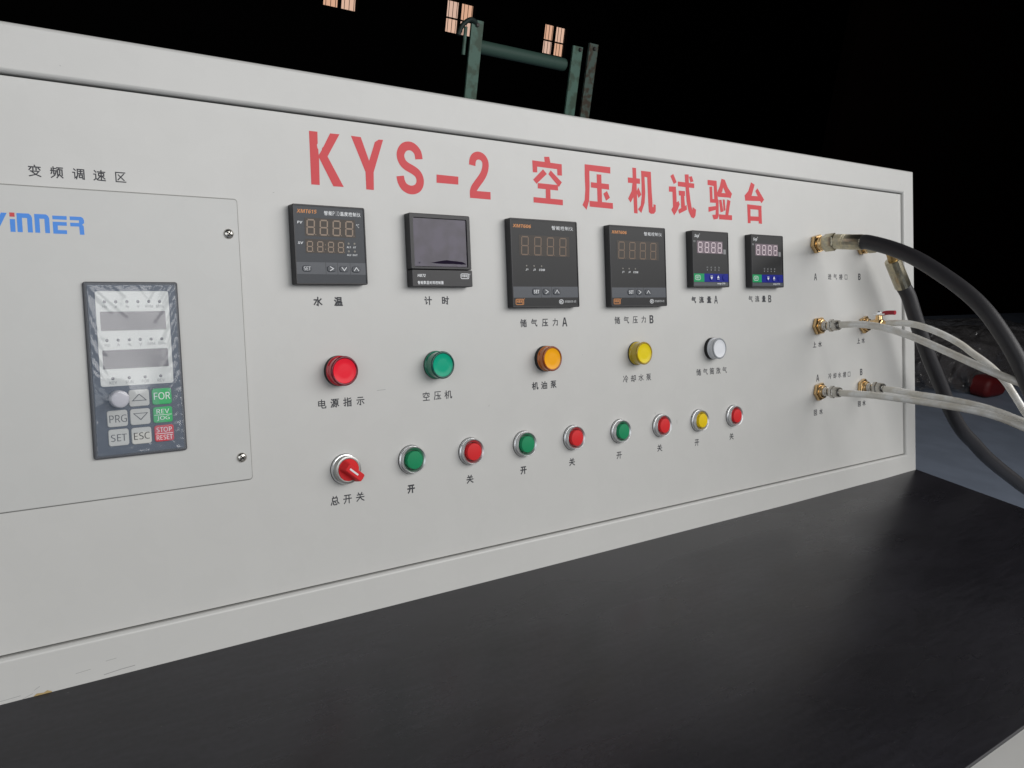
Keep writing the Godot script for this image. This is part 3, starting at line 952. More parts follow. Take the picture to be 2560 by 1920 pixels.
func desk_mat() -> void:
	var st := begin()
	var xs := PackedFloat32Array()
	for i in 61:
		xs.append(lerpf(-640, 1234, i / 60.0))
	var z0 := 52.0
	var z1 := 503.0
	var e := 1.2
	for i in 60:
		var a := xs[i]
		var c := xs[i + 1]
		var ha := mat_height(a) + 2.2
		var hc := mat_height(c) + 2.2
		var na := Vector3(-(mat_height(a + 5) - mat_height(a - 5)) / 10.0, 1, 0).normalized()
		var nc := Vector3(-(mat_height(c + 5) - mat_height(c - 5)) / 10.0, 1, 0).normalized()
		var p := [Vector3(a, ha, z0), Vector3(c, hc, z0), Vector3(c, hc, z1 - e), Vector3(a, ha, z1 - e)]
		var uv := [Vector2((a + 640) / 1874.0, 0), Vector2((c + 640) / 1874.0, 0), Vector2((c + 640) / 1874.0, 1), Vector2((a + 640) / 1874.0, 1)]
		vert(st, p[0], na, uv[0]); vert(st, p[1], nc, uv[1]); vert(st, p[2], nc, uv[2])
		vert(st, p[0], na, uv[0]); vert(st, p[2], nc, uv[2]); vert(st, p[3], na, uv[3])
	st.generate_tangents()
	var o := Node3D.new()
	o.name = "desk_mat"
	add_child(o)
	tag(o, "black rubber sheet covering the bench top in front of the panel", "desk mat")
	part("sheet", st, "mat_rubber", o)
	var ed := begin()
	for i in 60:
		var a := xs[i]
		var c := xs[i + 1]
		var ha := mat_height(a) + 2.2
		var hc := mat_height(c) + 2.2
		quad(ed, Vector3(a, ha, z1 - e), Vector3(c, hc, z1 - e), Vector3(c, hc - e, z1), Vector3(a, ha - e, z1), Vector3(0, 0.7, 0.7), Vector3(0, 1, 0), Vector3(0, 1, 0), Vector3(0, 0, 1), Vector3(0, 0, 1))
		quad(ed, Vector3(a, ha - e, z1), Vector3(c, hc - e, z1), Vector3(c, 754.5, z1), Vector3(a, 754.5, z1), Vector3.BACK)
	var hr := mat_height(1234) + 2.2
	quad(ed, Vector3(1234, hr, z0), Vector3(1234, hr, z1), Vector3(1234, 754.5, z1), Vector3(1234, 754.5, z0), Vector3.RIGHT)
	part("cut_edge", ed, "mat_edge", o)

# ================================================================ meters
func meter_case(t: Node, w: float, h: float, zf: float, film: String, margin := 1.3) -> void:
	# case: sides, raised rim, sunk printed face; (0, 0) is the top left corner
	part("case", plate(0.6, -h + 0.6, w - 0.6, -0.6, 0.0, 2.2, 1.2), "plastic_side", t)
	var st := begin()
	var o := outline(0, -h, w, 0, 1.6)
	var inn := outline(margin, -h + margin, w - margin, -margin, 0.7)
	var nm := ring_normals(o)
	var n := o.size()
	for i in n:
		var j := (i + 1) % n
		var a := o[i]
		var b := o[j]
		var ba := 0.5
		quad(st, v3(a, 0.8), v3(b, 0.8), v3(b, zf - ba), v3(a, zf - ba), v3((nm[i] + nm[j]).normalized(), 0), v3(nm[i], 0), v3(nm[j], 0), v3(nm[j], 0), v3(nm[i], 0))
		quad(st, v3(a, zf - ba), v3(b, zf - ba), v3(b - nm[j] * ba, zf), v3(a - nm[i] * ba, zf), v3((nm[i] + nm[j]) * 0.5, 0.9).normalized())
		quad(st, v3(a - nm[i] * ba, zf), v3(b - nm[j] * ba, zf), v3(inn[j], zf), v3(inn[i], zf), Vector3.BACK)
		quad(st, v3(inn[i], zf), v3(inn[j], zf), v3(inn[j], zf - 0.9), v3(inn[i], zf - 0.9), v3(-(nm[i] + nm[j]).normalized(), 0))
	part("bezel", st, "plastic_black", t)
	var f := begin()
	cap(f, inn, zf - 0.6, Vector3.BACK)
	part("face_film", f, film, t)

func v3(p: Vector2, z: float) -> Vector3:
	return Vector3(p.x, p.y, z)

func flat(called: String, t: Node, x0: float, y0: float, x1: float, y1: float, z: float, m: String, rc := 0.0) -> MeshInstance3D:
	return part(called, plate(x0, y0, x1, y1, z - 0.15, z, rc), m, t)

func digits(t: Node, xs: Array, y: float, w: float, h: float, th: float, z: float, m: String) -> void:
	for x in xs:
		var st := begin()
		figure(st, x, y, w, h, th, z)
		part("digit", st, m, t)

func arrow(parent: Node, x: float, y: float, s: float, way: String, z: float, m := "print_white", th := 0.7) -> void:
	var st := begin()
	var p: PackedVector2Array
	if way == ">":
		p = PackedVector2Array([Vector2(x - s * 0.5, y + s * 0.55), Vector2(x + s * 0.5, y), Vector2(x - s * 0.5, y - s * 0.55)])
	elif way == "v":
		p = PackedVector2Array([Vector2(x - s * 0.75, y + s * 0.45), Vector2(x, y - s * 0.5), Vector2(x + s * 0.75, y + s * 0.45)])
	else:
		p = PackedVector2Array([Vector2(x - s * 0.75, y - s * 0.45), Vector2(x, y + s * 0.5), Vector2(x + s * 0.75, y - s * 0.45)])
	stroke(st, p, th, z, 0.2)
	part("lettering", st, m, parent)

func leds(t: Node, spots: Array, r: float, z: float, m := "led_grey") -> void:
	for p in spots:
		var st := begin()
		lathe(st, [[r, z - 0.1], [r * 0.9, z + 0.12], [r * 0.5, z + 0.28], [0.01, z + 0.32]], 16, p.x, p.y)
		part("indicator", st, m, t)

func line_strip(t: Node, x0: float, y0: float, x1: float, y1: float, z: float, n: int) -> void:
	flat("key_strip", t, x0, y0, x1, y1, z, "strip")
	var st := begin()
	for i in n:
		var y := lerpf(y0, y1, (i + 0.5) / n)
		stroke(st, PackedVector2Array([Vector2(x0, y), Vector2(x1, y)]), (y1 - y0) / n * 0.34, z + 0.03, 0.0)
	part("fine_lines", st, "strip_line", t)

func bump(t: Node, x: float, y: float, w: float, h: float, z: float, m := "strip") -> MeshInstance3D:
	return part("button", plate(x - w / 2, y - h / 2, x + w / 2, y + h / 2, z, z + 0.7, min(w, h) * 0.45, 0.5), m, t)

func meters() -> void:
	var zf := 10.0
	var z := zf - 0.6
	# water temperature controller
	var t := on_face("temperature_controller", 131.2, 94.1, 0, "square black temperature controller with two rows of unlit figures, above the red pilot lamp", "panel meter")
	meter_case(t, 72, 72, zf, "film_grey")
	flat("display", t, 11.2, -28.4, 61.6, -11.9, z + 0.1, "window_brown")
	digits(t, [12.4, 25.2, 38.0, 50.8], -27.4, 8.2, 14.4, 1.25, z + 0.15, "digit_tan")
	flat("display", t, 11.0, -43.4, 49.9, -30.9, z + 0.1, "window_brown")
	digits(t, [11.9, 22.0, 32.6, 42.6], -42.6, 6.0, 9.9, 0.95, z + 0.15, "digit_tan")
	var colon := begin()
	stroke(colon, PackedVector2Array([Vector2(30.6, -35.4), Vector2(30.6, -36.2)]), 0.8, z + 0.15, 0.0)
	stroke(colon, PackedVector2Array([Vector2(30.5, -39.4), Vector2(30.5, -40.2)]), 0.8, z + 0.15, 0.0)
	part("colon", colon, "digit_tan", t)
	leds(t, [Vector2(53.9, -33.9), Vector2(60.0, -33.9), Vector2(53.8, -41.1), Vector2(60.0, -41.1)], 1.1, z)
	write(t, "XMT615", 4.5, -7.9, 23.3, -4.5, z + 0.1, "print_orange", 0.22, true)
	write_run(t, "智能PID温度控制仪", 30.4, -8.7, 67.9, -4.8, z + 0.1, "print_white", 0.42)
	write(t, "PV", 4.3, -17.4, 9.0, -15.1, z + 0.1, "print_white", 0.2, true)
	write(t, "SV", 4.0, -35.7, 8.8, -33.5, z + 0.1, "print_white", 0.2, true)
	write(t, "°C", 62.7, -18.7, 65.8, -15.5, z + 0.1, "print_white")
	write(t, "AL1", 51.9, -38.0, 56.0, -36.4, z + 0.1, "print_white", 0.1, true)
	write(t, "AT", 58.4, -38.0, 61.3, -36.4, z + 0.1, "print_white", 0.1, true)
	write(t, "AL2", 51.8, -45.2, 56.1, -43.6, z + 0.1, "print_white", 0.1, true)
	write(t, "OUT", 57.6, -45.2, 62.5, -43.6, z + 0.1, "print_white", 0.1, true)
	line_strip(t, 1.4, -62.6, 70.6, -51.8, z + 0.12, 13)
	for x in [29.6, 41.4, 54.2]:
		flat("divider", t, x, -62.6, x + 0.35, -51.8, z + 0.17, "film_dark")
	bump(t, 11.2, -57.6, 9.0, 5.6, z + 0.1)
	write(t, "SET", 8.0, -59.2, 14.6, -55.9, z + 0.95, "print_white")
	bump(t, 35.4, -57.6, 9.0, 5.6, z + 0.1)
	arrow(t, 35.3, -57.4, 3.4, ">", z + 0.95)
	bump(t, 47.8, -57.6, 9.0, 5.6, z + 0.1)
	arrow(t, 47.9, -57.5, 3.2, "v", z + 0.95)
	bump(t, 60.4, -57.8, 9.0, 5.6, z + 0.1)
	arrow(t, 60.4, -57.7, 3.2, "^", z + 0.95)

	# time controller
	t = on_face("time_controller", 251.4, 92.8, 0, "square black timer with a blank violet screen, second in the meter row", "panel meter")
	part("case", plate(0.6, -71.8, 71.8, -0.6, 0.0, 2.2, 1.2), "plastic_side", t)
	part("bezel", frame_shape(0, -55.0, 72.4, 0, 5.0, -4.6, 67.6, -51.9, 0.8, 9.6), "plastic_black", t)
	part("lower_flap", plate(0.2, -72.4, 72.2, -55.5, 0.8, 10.6, 1.2, 0.7), "plastic_black", t)
	flat("screen", t, 5.0, -51.9, 67.6, -4.6, 8.4, "screen_violet")
	var stain := begin()
	cap(stain, points("24.0,-48.3 30.0,-47.4 36.0,-46.2 43.0,-45.4 49.0,-46.0 56.0,-46.4 62.0,-47.0 65.6,-48.4 65.8,-49.6 58.0,-49.4 50.0,-49.2 40.0,-49.3 31.0,-49.0"), 8.45, Vector3.BACK)
	cap(stain, points("9.4,-47.6 10.2,-48.6 11.0,-47.8 11.6,-47.4 10.8,-49.4 9.8,-49.0"), 8.45, Vector3.BACK)
	part("screen_stain", stain, "screen_stain", t)
	write(t, "HB72", 6.5, -62.7, 15.6, -59.9, 10.66, "print_white", 0.2, true)
	write_run(t, "智能数显时间控制器", 6.0, -69.9, 36.6, -66.7, 10.66, "print_white", 0.38)
	maker_box(t, 57.8, -64.0, 67.6, -59.2, 10.66, "print_white", "plastic_black")
	write(t, "®", 68.0, -60.4, 69.6, -58.8, 10.66, "print_white")

	# two pressure controllers
	t = on_face("pressure_controller", 375.4, 94.2, 0, "large square black controller with one row of unlit figures, above the caption ending in A", "panel meter", "large pressure controllers")
	meter_case(t, 96, 96, zf, "film_dark", 1.4)
	flat("display", t, 11.8, -39.8, 83.6, -17.5, z + 0.1, "window_dark")
	digits(t, [14.0, 32.0, 50.0, 68.2], -39.2, 10.2, 20.3, 1.2, z + 0.15, "digit_brown")
	leds(t, [Vector2(21.1, -50.7), Vector2(31.5, -50.8), Vector2(42.0, -50.9)], 1.0, z)
	write(t, "XMT606", 4.4, -10.0, 29.0, -6.4, z + 0.1, "print_orange", 0.2, true)
	write_run(t, "智能控制仪", 58.0, -10.4, 90.2, -6.0, z + 0.1, "print_white", 0.42)
	write(t, "J1", 19.6, -56.0, 22.9, -53.7, z + 0.1, "print_white", 0.2, true)
	write(t, "J2", 30.2, -56.0, 33.6, -53.7, z + 0.1, "print_white", 0.2, true)
	write(t, "COM", 38.4, -56.0, 46.4, -53.7, z + 0.1, "print_white", 0.2, true)
	line_strip(t, 1.5, -85.2, 94.5, -73.2, z + 0.12, 14)
	for x in [40.0, 55.0]:
		flat("divider", t, x, -85.2, x + 0.4, -73.2, z + 0.17, "film_dark")
	bump(t, 33.0, -78.7, 11.0, 7.2, z + 0.1)
	write(t, "SET", 29.3, -80.6, 36.8, -76.8, z + 0.95, "print_white", 0.0, true)
	bump(t, 47.8, -78.8, 11.0, 7.2, z + 0.1)
	arrow(t, 47.8, -78.8, 3.8, ">", z + 0.95)
	bump(t, 62.5, -78.8, 11.0, 7.2, z + 0.1)
	arrow(t, 62.6, -78.8, 3.8, "^", z + 0.95)
	maker_box(t, 4.6, -92.5, 15.2, -86.8, z + 0.1, "print_orange", "film_dark")
	write(t, "®", 15.7, -87.2, 17.2, -85.8, z + 0.1, "print_orange")
	var mc := begin()
	var ov := PackedVector2Array()
	for i in 25:
		ov.append(Vector2(69.0, -89.9) + Vector2(cos(TAU * i / 24), sin(TAU * i / 24) * 0.75) * 3.1)
	stroke(mc, ov, 0.6, z + 0.1)
	letters(mc, "MC", 67.0, -91.2, 71.2, -88.6, z + 0.1, 0.0, true)
	part("lettering", mc, "print_white", t)
	write(t, "01000101-01", 74.2, -91.0, 90.8, -88.6, z + 0.1, "print_white")
	var t2: Node3D = t.duplicate()
	t2.name = numbered("pressure_controller")
	add_child(t2, true)
	t2.transform = face * Transform3D(Basis(), Vector3(521.5, 93.6, 0) * MM)
	t2.set_meta("label", "large square black controller with one row of unlit figures, above the yellow pilot lamp")

	# two small flow meters
	t = on_face("flow_meter", 666.2, 93.2, 0, "small black flow meter with pink figures and a green key, above the white pilot lamp", "panel meter", "small flow meters")
	meter_case(t, 72, 72, zf + 1.0, "film_dark", 1.2)
	z = zf + 0.4
	flat("display", t, 9.2, -28.6, 60.2, -12.6, z + 0.1, "window_lilac")
	digits(t, [11.0, 24.0, 37.0, 49.8], -27.8, 8.2, 13.8, 1.25, z + 0.15, "digit_pink")
	flat("switch_window", t, 61.5, -28.9, 66.4, -22.6, z + 0.1, "switch_grey")
	write(t, "Sup", 5.0, -9.6, 13.4, -4.6, z + 0.1, "print_white", 0.3, true)
	write(t, "®", 14.0, -5.0, 15.6, -3.4, z + 0.1, "print_white")
	write(t, "PV", 2.8, -15.0, 6.6, -12.6, z + 0.1, "print_grey", 0.0, true)
	for i in 4:
		write(t, ["A1", "A2", "A3", "A4"][i], 27.2 + i * 7.7, -47.6, 29.8 + i * 7.7, -45.4, z + 0.1, "print_grey", 0.0, true)
	leds(t, [Vector2(28.4, -49.8), Vector2(36.1, -49.8), Vector2(43.8, -49.8), Vector2(51.5, -49.8)], 0.9, z, "print_grey")
	flat("green_key_field", t, 2.0, -65.2, 22.0, -54.6, z + 0.1, "key_green")
	var ring := begin()
	var oc := outline(4.4, -62.6, 14.6, -56.8, 2.6)
	oc.append(oc[0])
	stroke(ring, oc, 0.6, z + 0.16)
	letters(ring, "SET", 6.3, -61.0, 12.7, -58.4, z + 0.16, 0.0, true)
	part("lettering", ring, "print_white", t)
	flat("blue_key_field", t, 22.0, -65.2, 70.6, -54.6, z + 0.1, "key_blue")
	for i in 3:
		bump(t, [35.8, 49.0, 61.6][i], -59.9, 6.6, 7.4, z + 0.1, "key_blue")
	var tr := begin()
	cap(tr, points("33.4,-58.8 38.2,-58.8 35.8,-62.4"), z + 0.9, Vector3.BACK)
	stroke(tr, points("33.4,-57.6 38.2,-57.6"), 0.6, z + 0.9, 0.0)
	cap(tr, points("46.6,-60.2 51.4,-60.2 49.0,-56.6"), z + 0.9, Vector3.BACK)
	stroke(tr, points("46.6,-61.6 51.4,-61.6"), 0.6, z + 0.9, 0.0)
	part("lettering", tr, "print_white", t)
	line_strip(t, 1.6, -70.2, 70.4, -65.8, z + 0.12, 5)
	write(t, "swp-C70", 48.0, -68.9, 63.4, -66.2, z + 0.2, "print_white", 0.0, true)
	t2 = t.duplicate()
	t2.name = numbered("flow_meter")
	add_child(t2, true)
	t2.transform = face * Transform3D(Basis(), Vector3(786.5, 93.2, 0) * MM)
	t2.set_meta("label", "small black flow meter with pink figures, last in the meter row")

func maker_box(t: Node, x0: float, y0: float, x1: float, y1: float, z: float, m: String, _inner: String) -> void:
	var st := begin()
	var o := outline(x0, y0, x1, y1, 1.2)
	o.append(o[0])
	stroke(st, o, 0.7, z)
	letters(st, "HBKJ", x0 + 1.0, y0 + 0.9, x1 - 1.0, y1 - 0.9, z, 0.0, true)
	part("lettering", st, m, t)

# rectangular rim between an outer and an inner rectangle
func frame_shape(x0: float, y0: float, x1: float, y1: float, ix0: float, iy1: float, ix1: float, iy0: float, za: float, zb: float) -> SurfaceTool:
	var st := begin()
	var o := outline(x0, y0, x1, y1, 1.6)
	var inn := outline(ix0, iy0, ix1, iy1, 0.8)
	var nm := ring_normals(o)
	var n := o.size()
	for i in n:
		var j := (i + 1) % n
		var b := 0.6
		quad(st, v3(o[i], za), v3(o[j], za), v3(o[j], zb - b), v3(o[i], zb - b), v3((nm[i] + nm[j]).normalized(), 0))
		quad(st, v3(o[i], zb - b), v3(o[j], zb - b), v3(o[j] - nm[j] * b, zb), v3(o[i] - nm[i] * b, zb), v3((nm[i] + nm[j]) * 0.5, 0.9).normalized())
		quad(st, v3(o[i] - nm[i] * b, zb), v3(o[j] - nm[j] * b, zb), v3(inn[j] + nm[j] * 0.6, zb), v3(inn[i] + nm[i] * 0.6, zb), Vector3.BACK)
		quad(st, v3(inn[i] + nm[i] * 0.6, zb), v3(inn[j] + nm[j] * 0.6, zb), v3(inn[j], zb - 1.5), v3(inn[i], zb - 1.5), v3(-(nm[i] + nm[j]) * 0.5, 0.5).normalized())
	return st

# ================================================================ keypad
func keypad() -> void:
	var t := on_face("keypad", -42.2, 23.9, 2.0, "tall grey keypad with two blank displays under wrinkled clear film, on the access cover", "keypad")
	part("frame", plate(0, -140.2, 71.6, 0, 0, 2.4, 2.0, 0.5), "pad_frame", t)
	part("face_plate", plate(2.6, -137.6, 69.0, -2.6, 2.4, 2.7, 1.0, 0.2), "pad_face", t)
	part("display_field", plate(8.1, -83.0, 63.7, -7.5, 2.7, 2.95, 2.0, 0.15), "pad_white", t)
	part("display", plate(10.9, -38.8, 60.4, -23.7, 2.95, 3.1, 0.6), "pad_window", t)
	part("display", plate(10.8, -69.2, 60.5, -54.2, 2.95, 3.1, 0.6), "pad_window", t)
	var spots := []
	for row in [-15.9, -46.4]:
		for i in 6:
			spots.append(Vector2(14.7 + 8.34 * i, row))
	for i in 4:
		spots.append(Vector2(17.3 + 12.15 * i, -76.8))
	leds(t, spots, 1.35, 2.95, "pad_led")
	var names := ["Hz", "A", "%", "V", "RPM", "MPa"]
	for row in [-19.8, -50.2]:
		for i in 6:
			var w: float = [3.6, 2.2, 2.4, 2.2, 5.8, 5.6][i]
			var cx := 14.7 + 8.34 * i
			write(t, names[i], cx - w / 2, row - 1.1, cx + w / 2, row + 1.1, 3.0, "pad_faint")
	for i in 4:
		var cx := 17.4 + 12.15 * i
		write(t, ["KEY", "RUN", "FOR", "REV"][i], cx - 2.8, -81.4, cx + 2.8, -79.0, 3.0, "pad_faint")
	var st := begin()
	lathe(st, [[7.0, 2.7], [6.8, 9.6], [6.3, 10.4], [5.4, 10.7], [0.01, 10.7]], 36, 20.2, -93.2)
	part("knob", st, "knob_white", t)
	key(t, 27.9, -100.3, 43.6, -86.8, "pad_key")
	key(t, 45.7, -100.2, 61.1, -86.9, "pad_green")
	key(t, 10.9, -115.4, 26.2, -102.2, "pad_key")
	key(t, 28.1, -115.3, 43.5, -102.3, "pad_key")
	key(t, 45.7, -115.2, 61.0, -102.1, "pad_green")
	key(t, 11.0, -130.7, 26.3, -117.3, "pad_key")
	key(t, 28.2, -130.9, 43.6, -117.5, "pad_key")
	key(t, 45.9, -130.7, 61.3, -117.2, "pad_red")
	var z := 4.06
	write(t, "FOR", 47.1, -96.0, 60.0, -90.3, z, "print_white")
	write(t, "PRG", 12.4, -111.9, 25.4, -106.0, z, "pad_ink")
	write(t, "SET", 12.8, -127.0, 24.6, -121.4, z, "pad_ink")
	write(t, "ESC", 29.9, -127.2, 42.1, -121.6, z, "pad_ink")
	write(t, "REV", 48.4, -107.6, 58.4, -104.0, z, "print_white")
	write(t, "JOG", 48.4, -113.4, 58.4, -109.8, z, "print_white")
	write(t, "STOP", 47.6, -122.8, 59.6, -119.0, z, "print_white")
	write(t, "RESET", 47.3, -129.2, 60.0, -125.4, z, "print_white")
	for y in [-108.7, -124.1]:
		var l := begin()
		stroke(l, PackedVector2Array([Vector2(46.6, y), Vector2(60.2, y)]), 0.4, z, 0.0)
		part("lettering", l, "print_white", t)
	for s in ["30.6,-95.6 41.0,-95.6 35.8,-90.4 30.6,-95.6", "30.8,-106.0 41.2,-106.0 36.0,-111.2 30.8,-106.0"]:
		var l := begin()
		stroke(l, points(s), 0.7, z)
		part("lettering", l, "pad_ink", t)
	# the protective film is stretched over the front and puckers along the edges
	var f := begin()
	var nx := 70
	var ny := 120
	var pts := []
	var nr := []
	for j in ny + 1:
		for i in nx + 1:
			pts.append(film_point(float(i) / nx, float(j) / ny))
	for j in ny + 1:
		for i in nx + 1:
			var a: Vector3 = pts[j * (nx + 1) + min(i + 1, nx)] - pts[j * (nx + 1) + max(i - 1, 0)]
			var b: Vector3 = pts[min(j + 1, ny) * (nx + 1) + i] - pts[max(j - 1, 0) * (nx + 1) + i]
			nr.append(a.cross(b).normalized() * -1.0)
	for j in ny:
		for i in nx:
			var a := j * (nx + 1) + i
			var b := a + 1
			var c := b + nx + 1
			var d := a + nx + 1
			quad(f, pts[a], pts[b], pts[c], pts[d], Vector3.BACK, nr[a], nr[b], nr[c], nr[d])
	part("protective_film", f, "cling_film", t)

# creases of the film: from, to (millimetres from the top left), height, width
const FOLDS := [
	[0, 0, 18, 22, 0.9, 1.6], [3, 0, 30, 26, 0.6, 1.2], [20, 0, 30, 10, 0.7, 1.2], [30, 0, 26, 16, 0.5, 1.4], [40, 0, 48, 12, 0.6, 1.1], [55, 0, 46, 16, 0.7, 1.3], [64, 0, 50, 26, 0.6, 1.5],
	[71, 2, 52, 30, 0.9, 1.8], [71, 16, 56, 46, 0.8, 1.6], [71, 30, 58, 62, 0.8, 1.5], [71, 48, 56, 70, 0.7, 1.7], [71, 60, 62, 82, 0.6, 1.3], [71, 74, 60, 92, 0.5, 1.4], [71, 88, 64, 100, 0.6, 1.0], [71, 100, 65, 112, 0.6, 1.2], [71, 116, 66, 124, 0.5, 1.1],
	[0, 10, 10, 44, 0.9, 1.6], [0, 26, 12, 56, 0.7, 1.4], [0, 44, 14, 74, 0.8, 1.5], [0, 62, 16, 84, 0.7, 1.4], [2, 72, 24, 92, 0.6, 1.8], [0, 84, 12, 96, 0.5, 1.2], [0, 110, 8, 122, 0.4, 1.2], [10, 140, 14, 128, 0.4, 1.2], [40, 140, 44, 130, 0.4, 1.2], [66, 140, 58, 130, 0.5, 1.3],
]

func film_point(u: float, v: float) -> Vector3:
	var x := lerpf(1.2, 70.4, u)
	var y := lerpf(-1.2, -139.0, v)
	var edge: float = min(min(u * 71.6, (1 - u) * 71.6), min(v * 140.0, (1 - v) * 140.0))
	var near := exp(-edge / 5.0)
	# tension wrinkles run in from the corners and sides, over the knob the film is lifted
	var d := Vector2(x - 20.2, y + 93.2).length()
	var lift := 3.4 + 7.6 * exp(-pow(max(d - 6.0, 0.0) / 9.0, 1.2))
	var w := 0.0
	var q := Vector2(u * 71.6, v * 140.0)
	for f in FOLDS:
		var a := Vector2(f[0], f[1])
		var c := Vector2(f[2], f[3])
		var along: float = clampf((q - a).dot(c - a) / (c - a).length_squared(), 0.0, 1.0)
		var away := q.distance_to(a + (c - a) * along)
		w += f[4] * (1.0 - along * 0.8) * exp(-pow(away / f[5], 2.0))
	w += 0.16 * near * sin(q.y * 0.9 + 2.0 * sin(q.x * 0.21)) + 0.16 * near * sin(q.x * 0.8 + 1.6 * sin(q.y * 0.13))
	var diag := sin((x * 0.8 + y * 0.62) * 0.16 + 1.5 * sin(y * 0.05)) * 0.14
	var z: float = lift + 0.5 + w + diag
	return Vector3(x, y, maxf(z, 2.85) if edge > 1.0 else lerpf(2.5, z, edge))

func key(t: Node, x0: float, y0: float, x1: float, y1: float, m: String) -> void:
	part("key", plate(x0, y0, x1, y1, 2.7, 4.0, 2.0, 0.6), m, t)

# ================================================================ pilot lamps
func lamps() -> void:
	var rows := [
		["red", 172.5, -57.9, 4.2, "red pilot lamp in a black ring, below the temperature controller"],
		["green", 280.7, -58.1, 1.2, "green pilot lamp, below the timer with the violet screen"],
		["orange", 424.5, -58.6, 4.6, "orange pilot lamp in a black ring, below the first large controller"],
		["yellow", 570.0, -59.0, 1.6, "lemon yellow pilot lamp, below the second large controller"],
		["clear", 711.0, -59.0, 5.0, "white pilot lamp in a black ring, last in the lamp row"],
	]
	for r in rows:
		var t := on_face("pilot_lamp", r[1], r[2], 0, r[4], "pilot lamp", "pilot lamps in one row")
		var k: float = r[3]
		part("base_ring", turned([[14.4, 0], [14.4, k - 0.5], [14.0, k], [12.0, k]]), "plastic_side", t)
		part("lens", turned([[14.2, k], [14.2, k + 1.6], [13.8, k + 2.2], [13.3, k + 2.4], [13.3, 12.6]]), "lens_" + r[0], t)
		part("lens_rim", turned([[13.3, 12.6], [13.7, 12.9], [13.9, 13.5], [13.6, 14.2], [13.0, 14.6], [12.2, 14.6], [11.6, 14.2]]), "rim_" + r[0], t)
		part("lens_front", turned([[11.6, 14.2], [11.2, 13.9], [6.0, 14.05], [0.01, 14.1]]), "disc_" + r[0], t)

# ================================================================ push buttons
func buttons() -> void:
	var rows := [
		["green", 246.8, -150.8, "first green push button, beside the red selector switch"], ["red", 318.6, -150.8, "first red push button, right of the selector switch and a green button"],
		["green", 390.2, -150.8, "green push button below the orange pilot lamp, to its left"], ["red", 462.4, -151.4, "red push button below the orange pilot lamp, to its right"],
		["green", 537.4, -151.4, "green push button below the yellow pilot lamp"], ["red", 609.4, -151.4, "red push button beside the yellow push button, on its left"],
		["yellow", 681.4, -151.6, "yellow push button in a chrome ring, the only yellow one"], ["red", 752.4, -151.8, "red push button at the far end of the row, past the yellow one"],
	]
	for r in rows:
		var t := on_face("push_button", r[1], r[2], 0, r[3], "push button", "push buttons in the bottom row")
		part("gasket", turned([[14.6, 0], [14.6, 0.6], [13.0, 0.6]]), "plastic_side", t)
		part("flange", turned([[14.3, 0.6], [14.3, 2.0], [13.9, 2.6], [13.4, 2.8]]), "chrome", t)
		part("bezel", turned([[13.4, 2.8], [13.1, 3.0], [13.3, 6.8], [13.1, 7.3], [12.8, 7.5], [12.4, 7.3], [10.0, 4.6], [9.6, 3.6]]), "bezel_satin", t)
		part("cap", turned([[9.0, 3.4], [9.0, 7.8], [8.75, 8.4], [8.2, 8.6], [0.01, 8.65]]), "cap_" + r[0], t)
	var s := on_face("selector_switch", 174.1, -151.2, 0, "red rotary selector switch with a white pointer line in a chrome ring", "selector switch")
	part("gasket", turned([[14.6, 0], [14.6, 0.6], [13.0, 0.6]]), "plastic_side", s)
	part("flange", turned([[14.3, 0.6], [14.3, 2.4], [13.9, 3.0], [13.2, 3.2]]), "chrome", s)
	part("bezel", turned([[13.2, 3.2], [13.2, 8.2], [12.9, 8.9], [12.3, 9.2], [10.6, 9.0], [10.6, 8.0]]), "satin", s)
	part("dial", turned([[10.5, 7.6], [10.5, 9.2], [10.2, 9.5], [0.01, 9.5]]), "cap_red", s)
	# pointer handle turned to lower right
	var h := part("handle", handle_shape(), "cap_red", s)
	h.rotation.z = deg_to_rad(-40)
	var l := begin()
	stroke(l, PackedVector2Array([Vector2(-3.0, 0), Vector2(7.4, 0)]), 1.7, 16.56, 0.0)
	part("pointer_line", l, "print_white", h)

func handle_shape() -> SurfaceTool:
	var st := begin()
	var o := PackedVector2Array()
	# long bar with a rounded nose, slightly wider at its foot
	for p in [Vector2(12.4, -4.6), Vector2(13.6, -3.6), Vector2(14.0, 0), Vector2(13.6, 3.6), Vector2(12.4, 4.6), Vector2(-8.6, 4.6), Vector2(-9.6, 3.2), Vector2(-9.9, 0), Vector2(-9.6, -3.2), Vector2(-8.6, -4.6)]:
		o.append(p)
	# tail end slopes down towards the dial
	var n := o.size()
	var top := PackedVector3Array()
	var bot := PackedVector3Array()
	for p in o:
		bot.append(Vector3(p.x if p.x < 0 else minf(p.x, 12.6), p.y * 1.12, 9.4))
		var x := p.x
		var z := 16.0
		if p.x < 0:
			x = p.x * 0.62
		top.append(Vector3(x, p.y * 0.86, z))
	var top2 := PackedVector3Array()
	for p in top:
		top2.append(Vector3(p.x * 0.96, p.y * 0.8, p.z + 0.5))
	for i in n:
		var j := (i + 1) % n
		quad(st, bot[i], bot[j], top[j], top[i], out_normal(bot[i], bot[j], top[i]))
		quad(st, top[i], top[j], top2[j], top2[i], (out_normal(bot[i], bot[j], top[i]) + Vector3.BACK).normalized())
	for i in range(1, n - 1):
		tri3(st, top2[0], top2[i], top2[i + 1], Vector3.BACK)
	return st

func out_normal(a: Vector3, b: Vector3, c: Vector3) -> Vector3:
	var n := (b - a).cross(c - a).normalized()
	var mid := (a + b) * 0.5
	return n if n.dot(Vector3(mid.x, mid.y, 0)) > 0 else -n

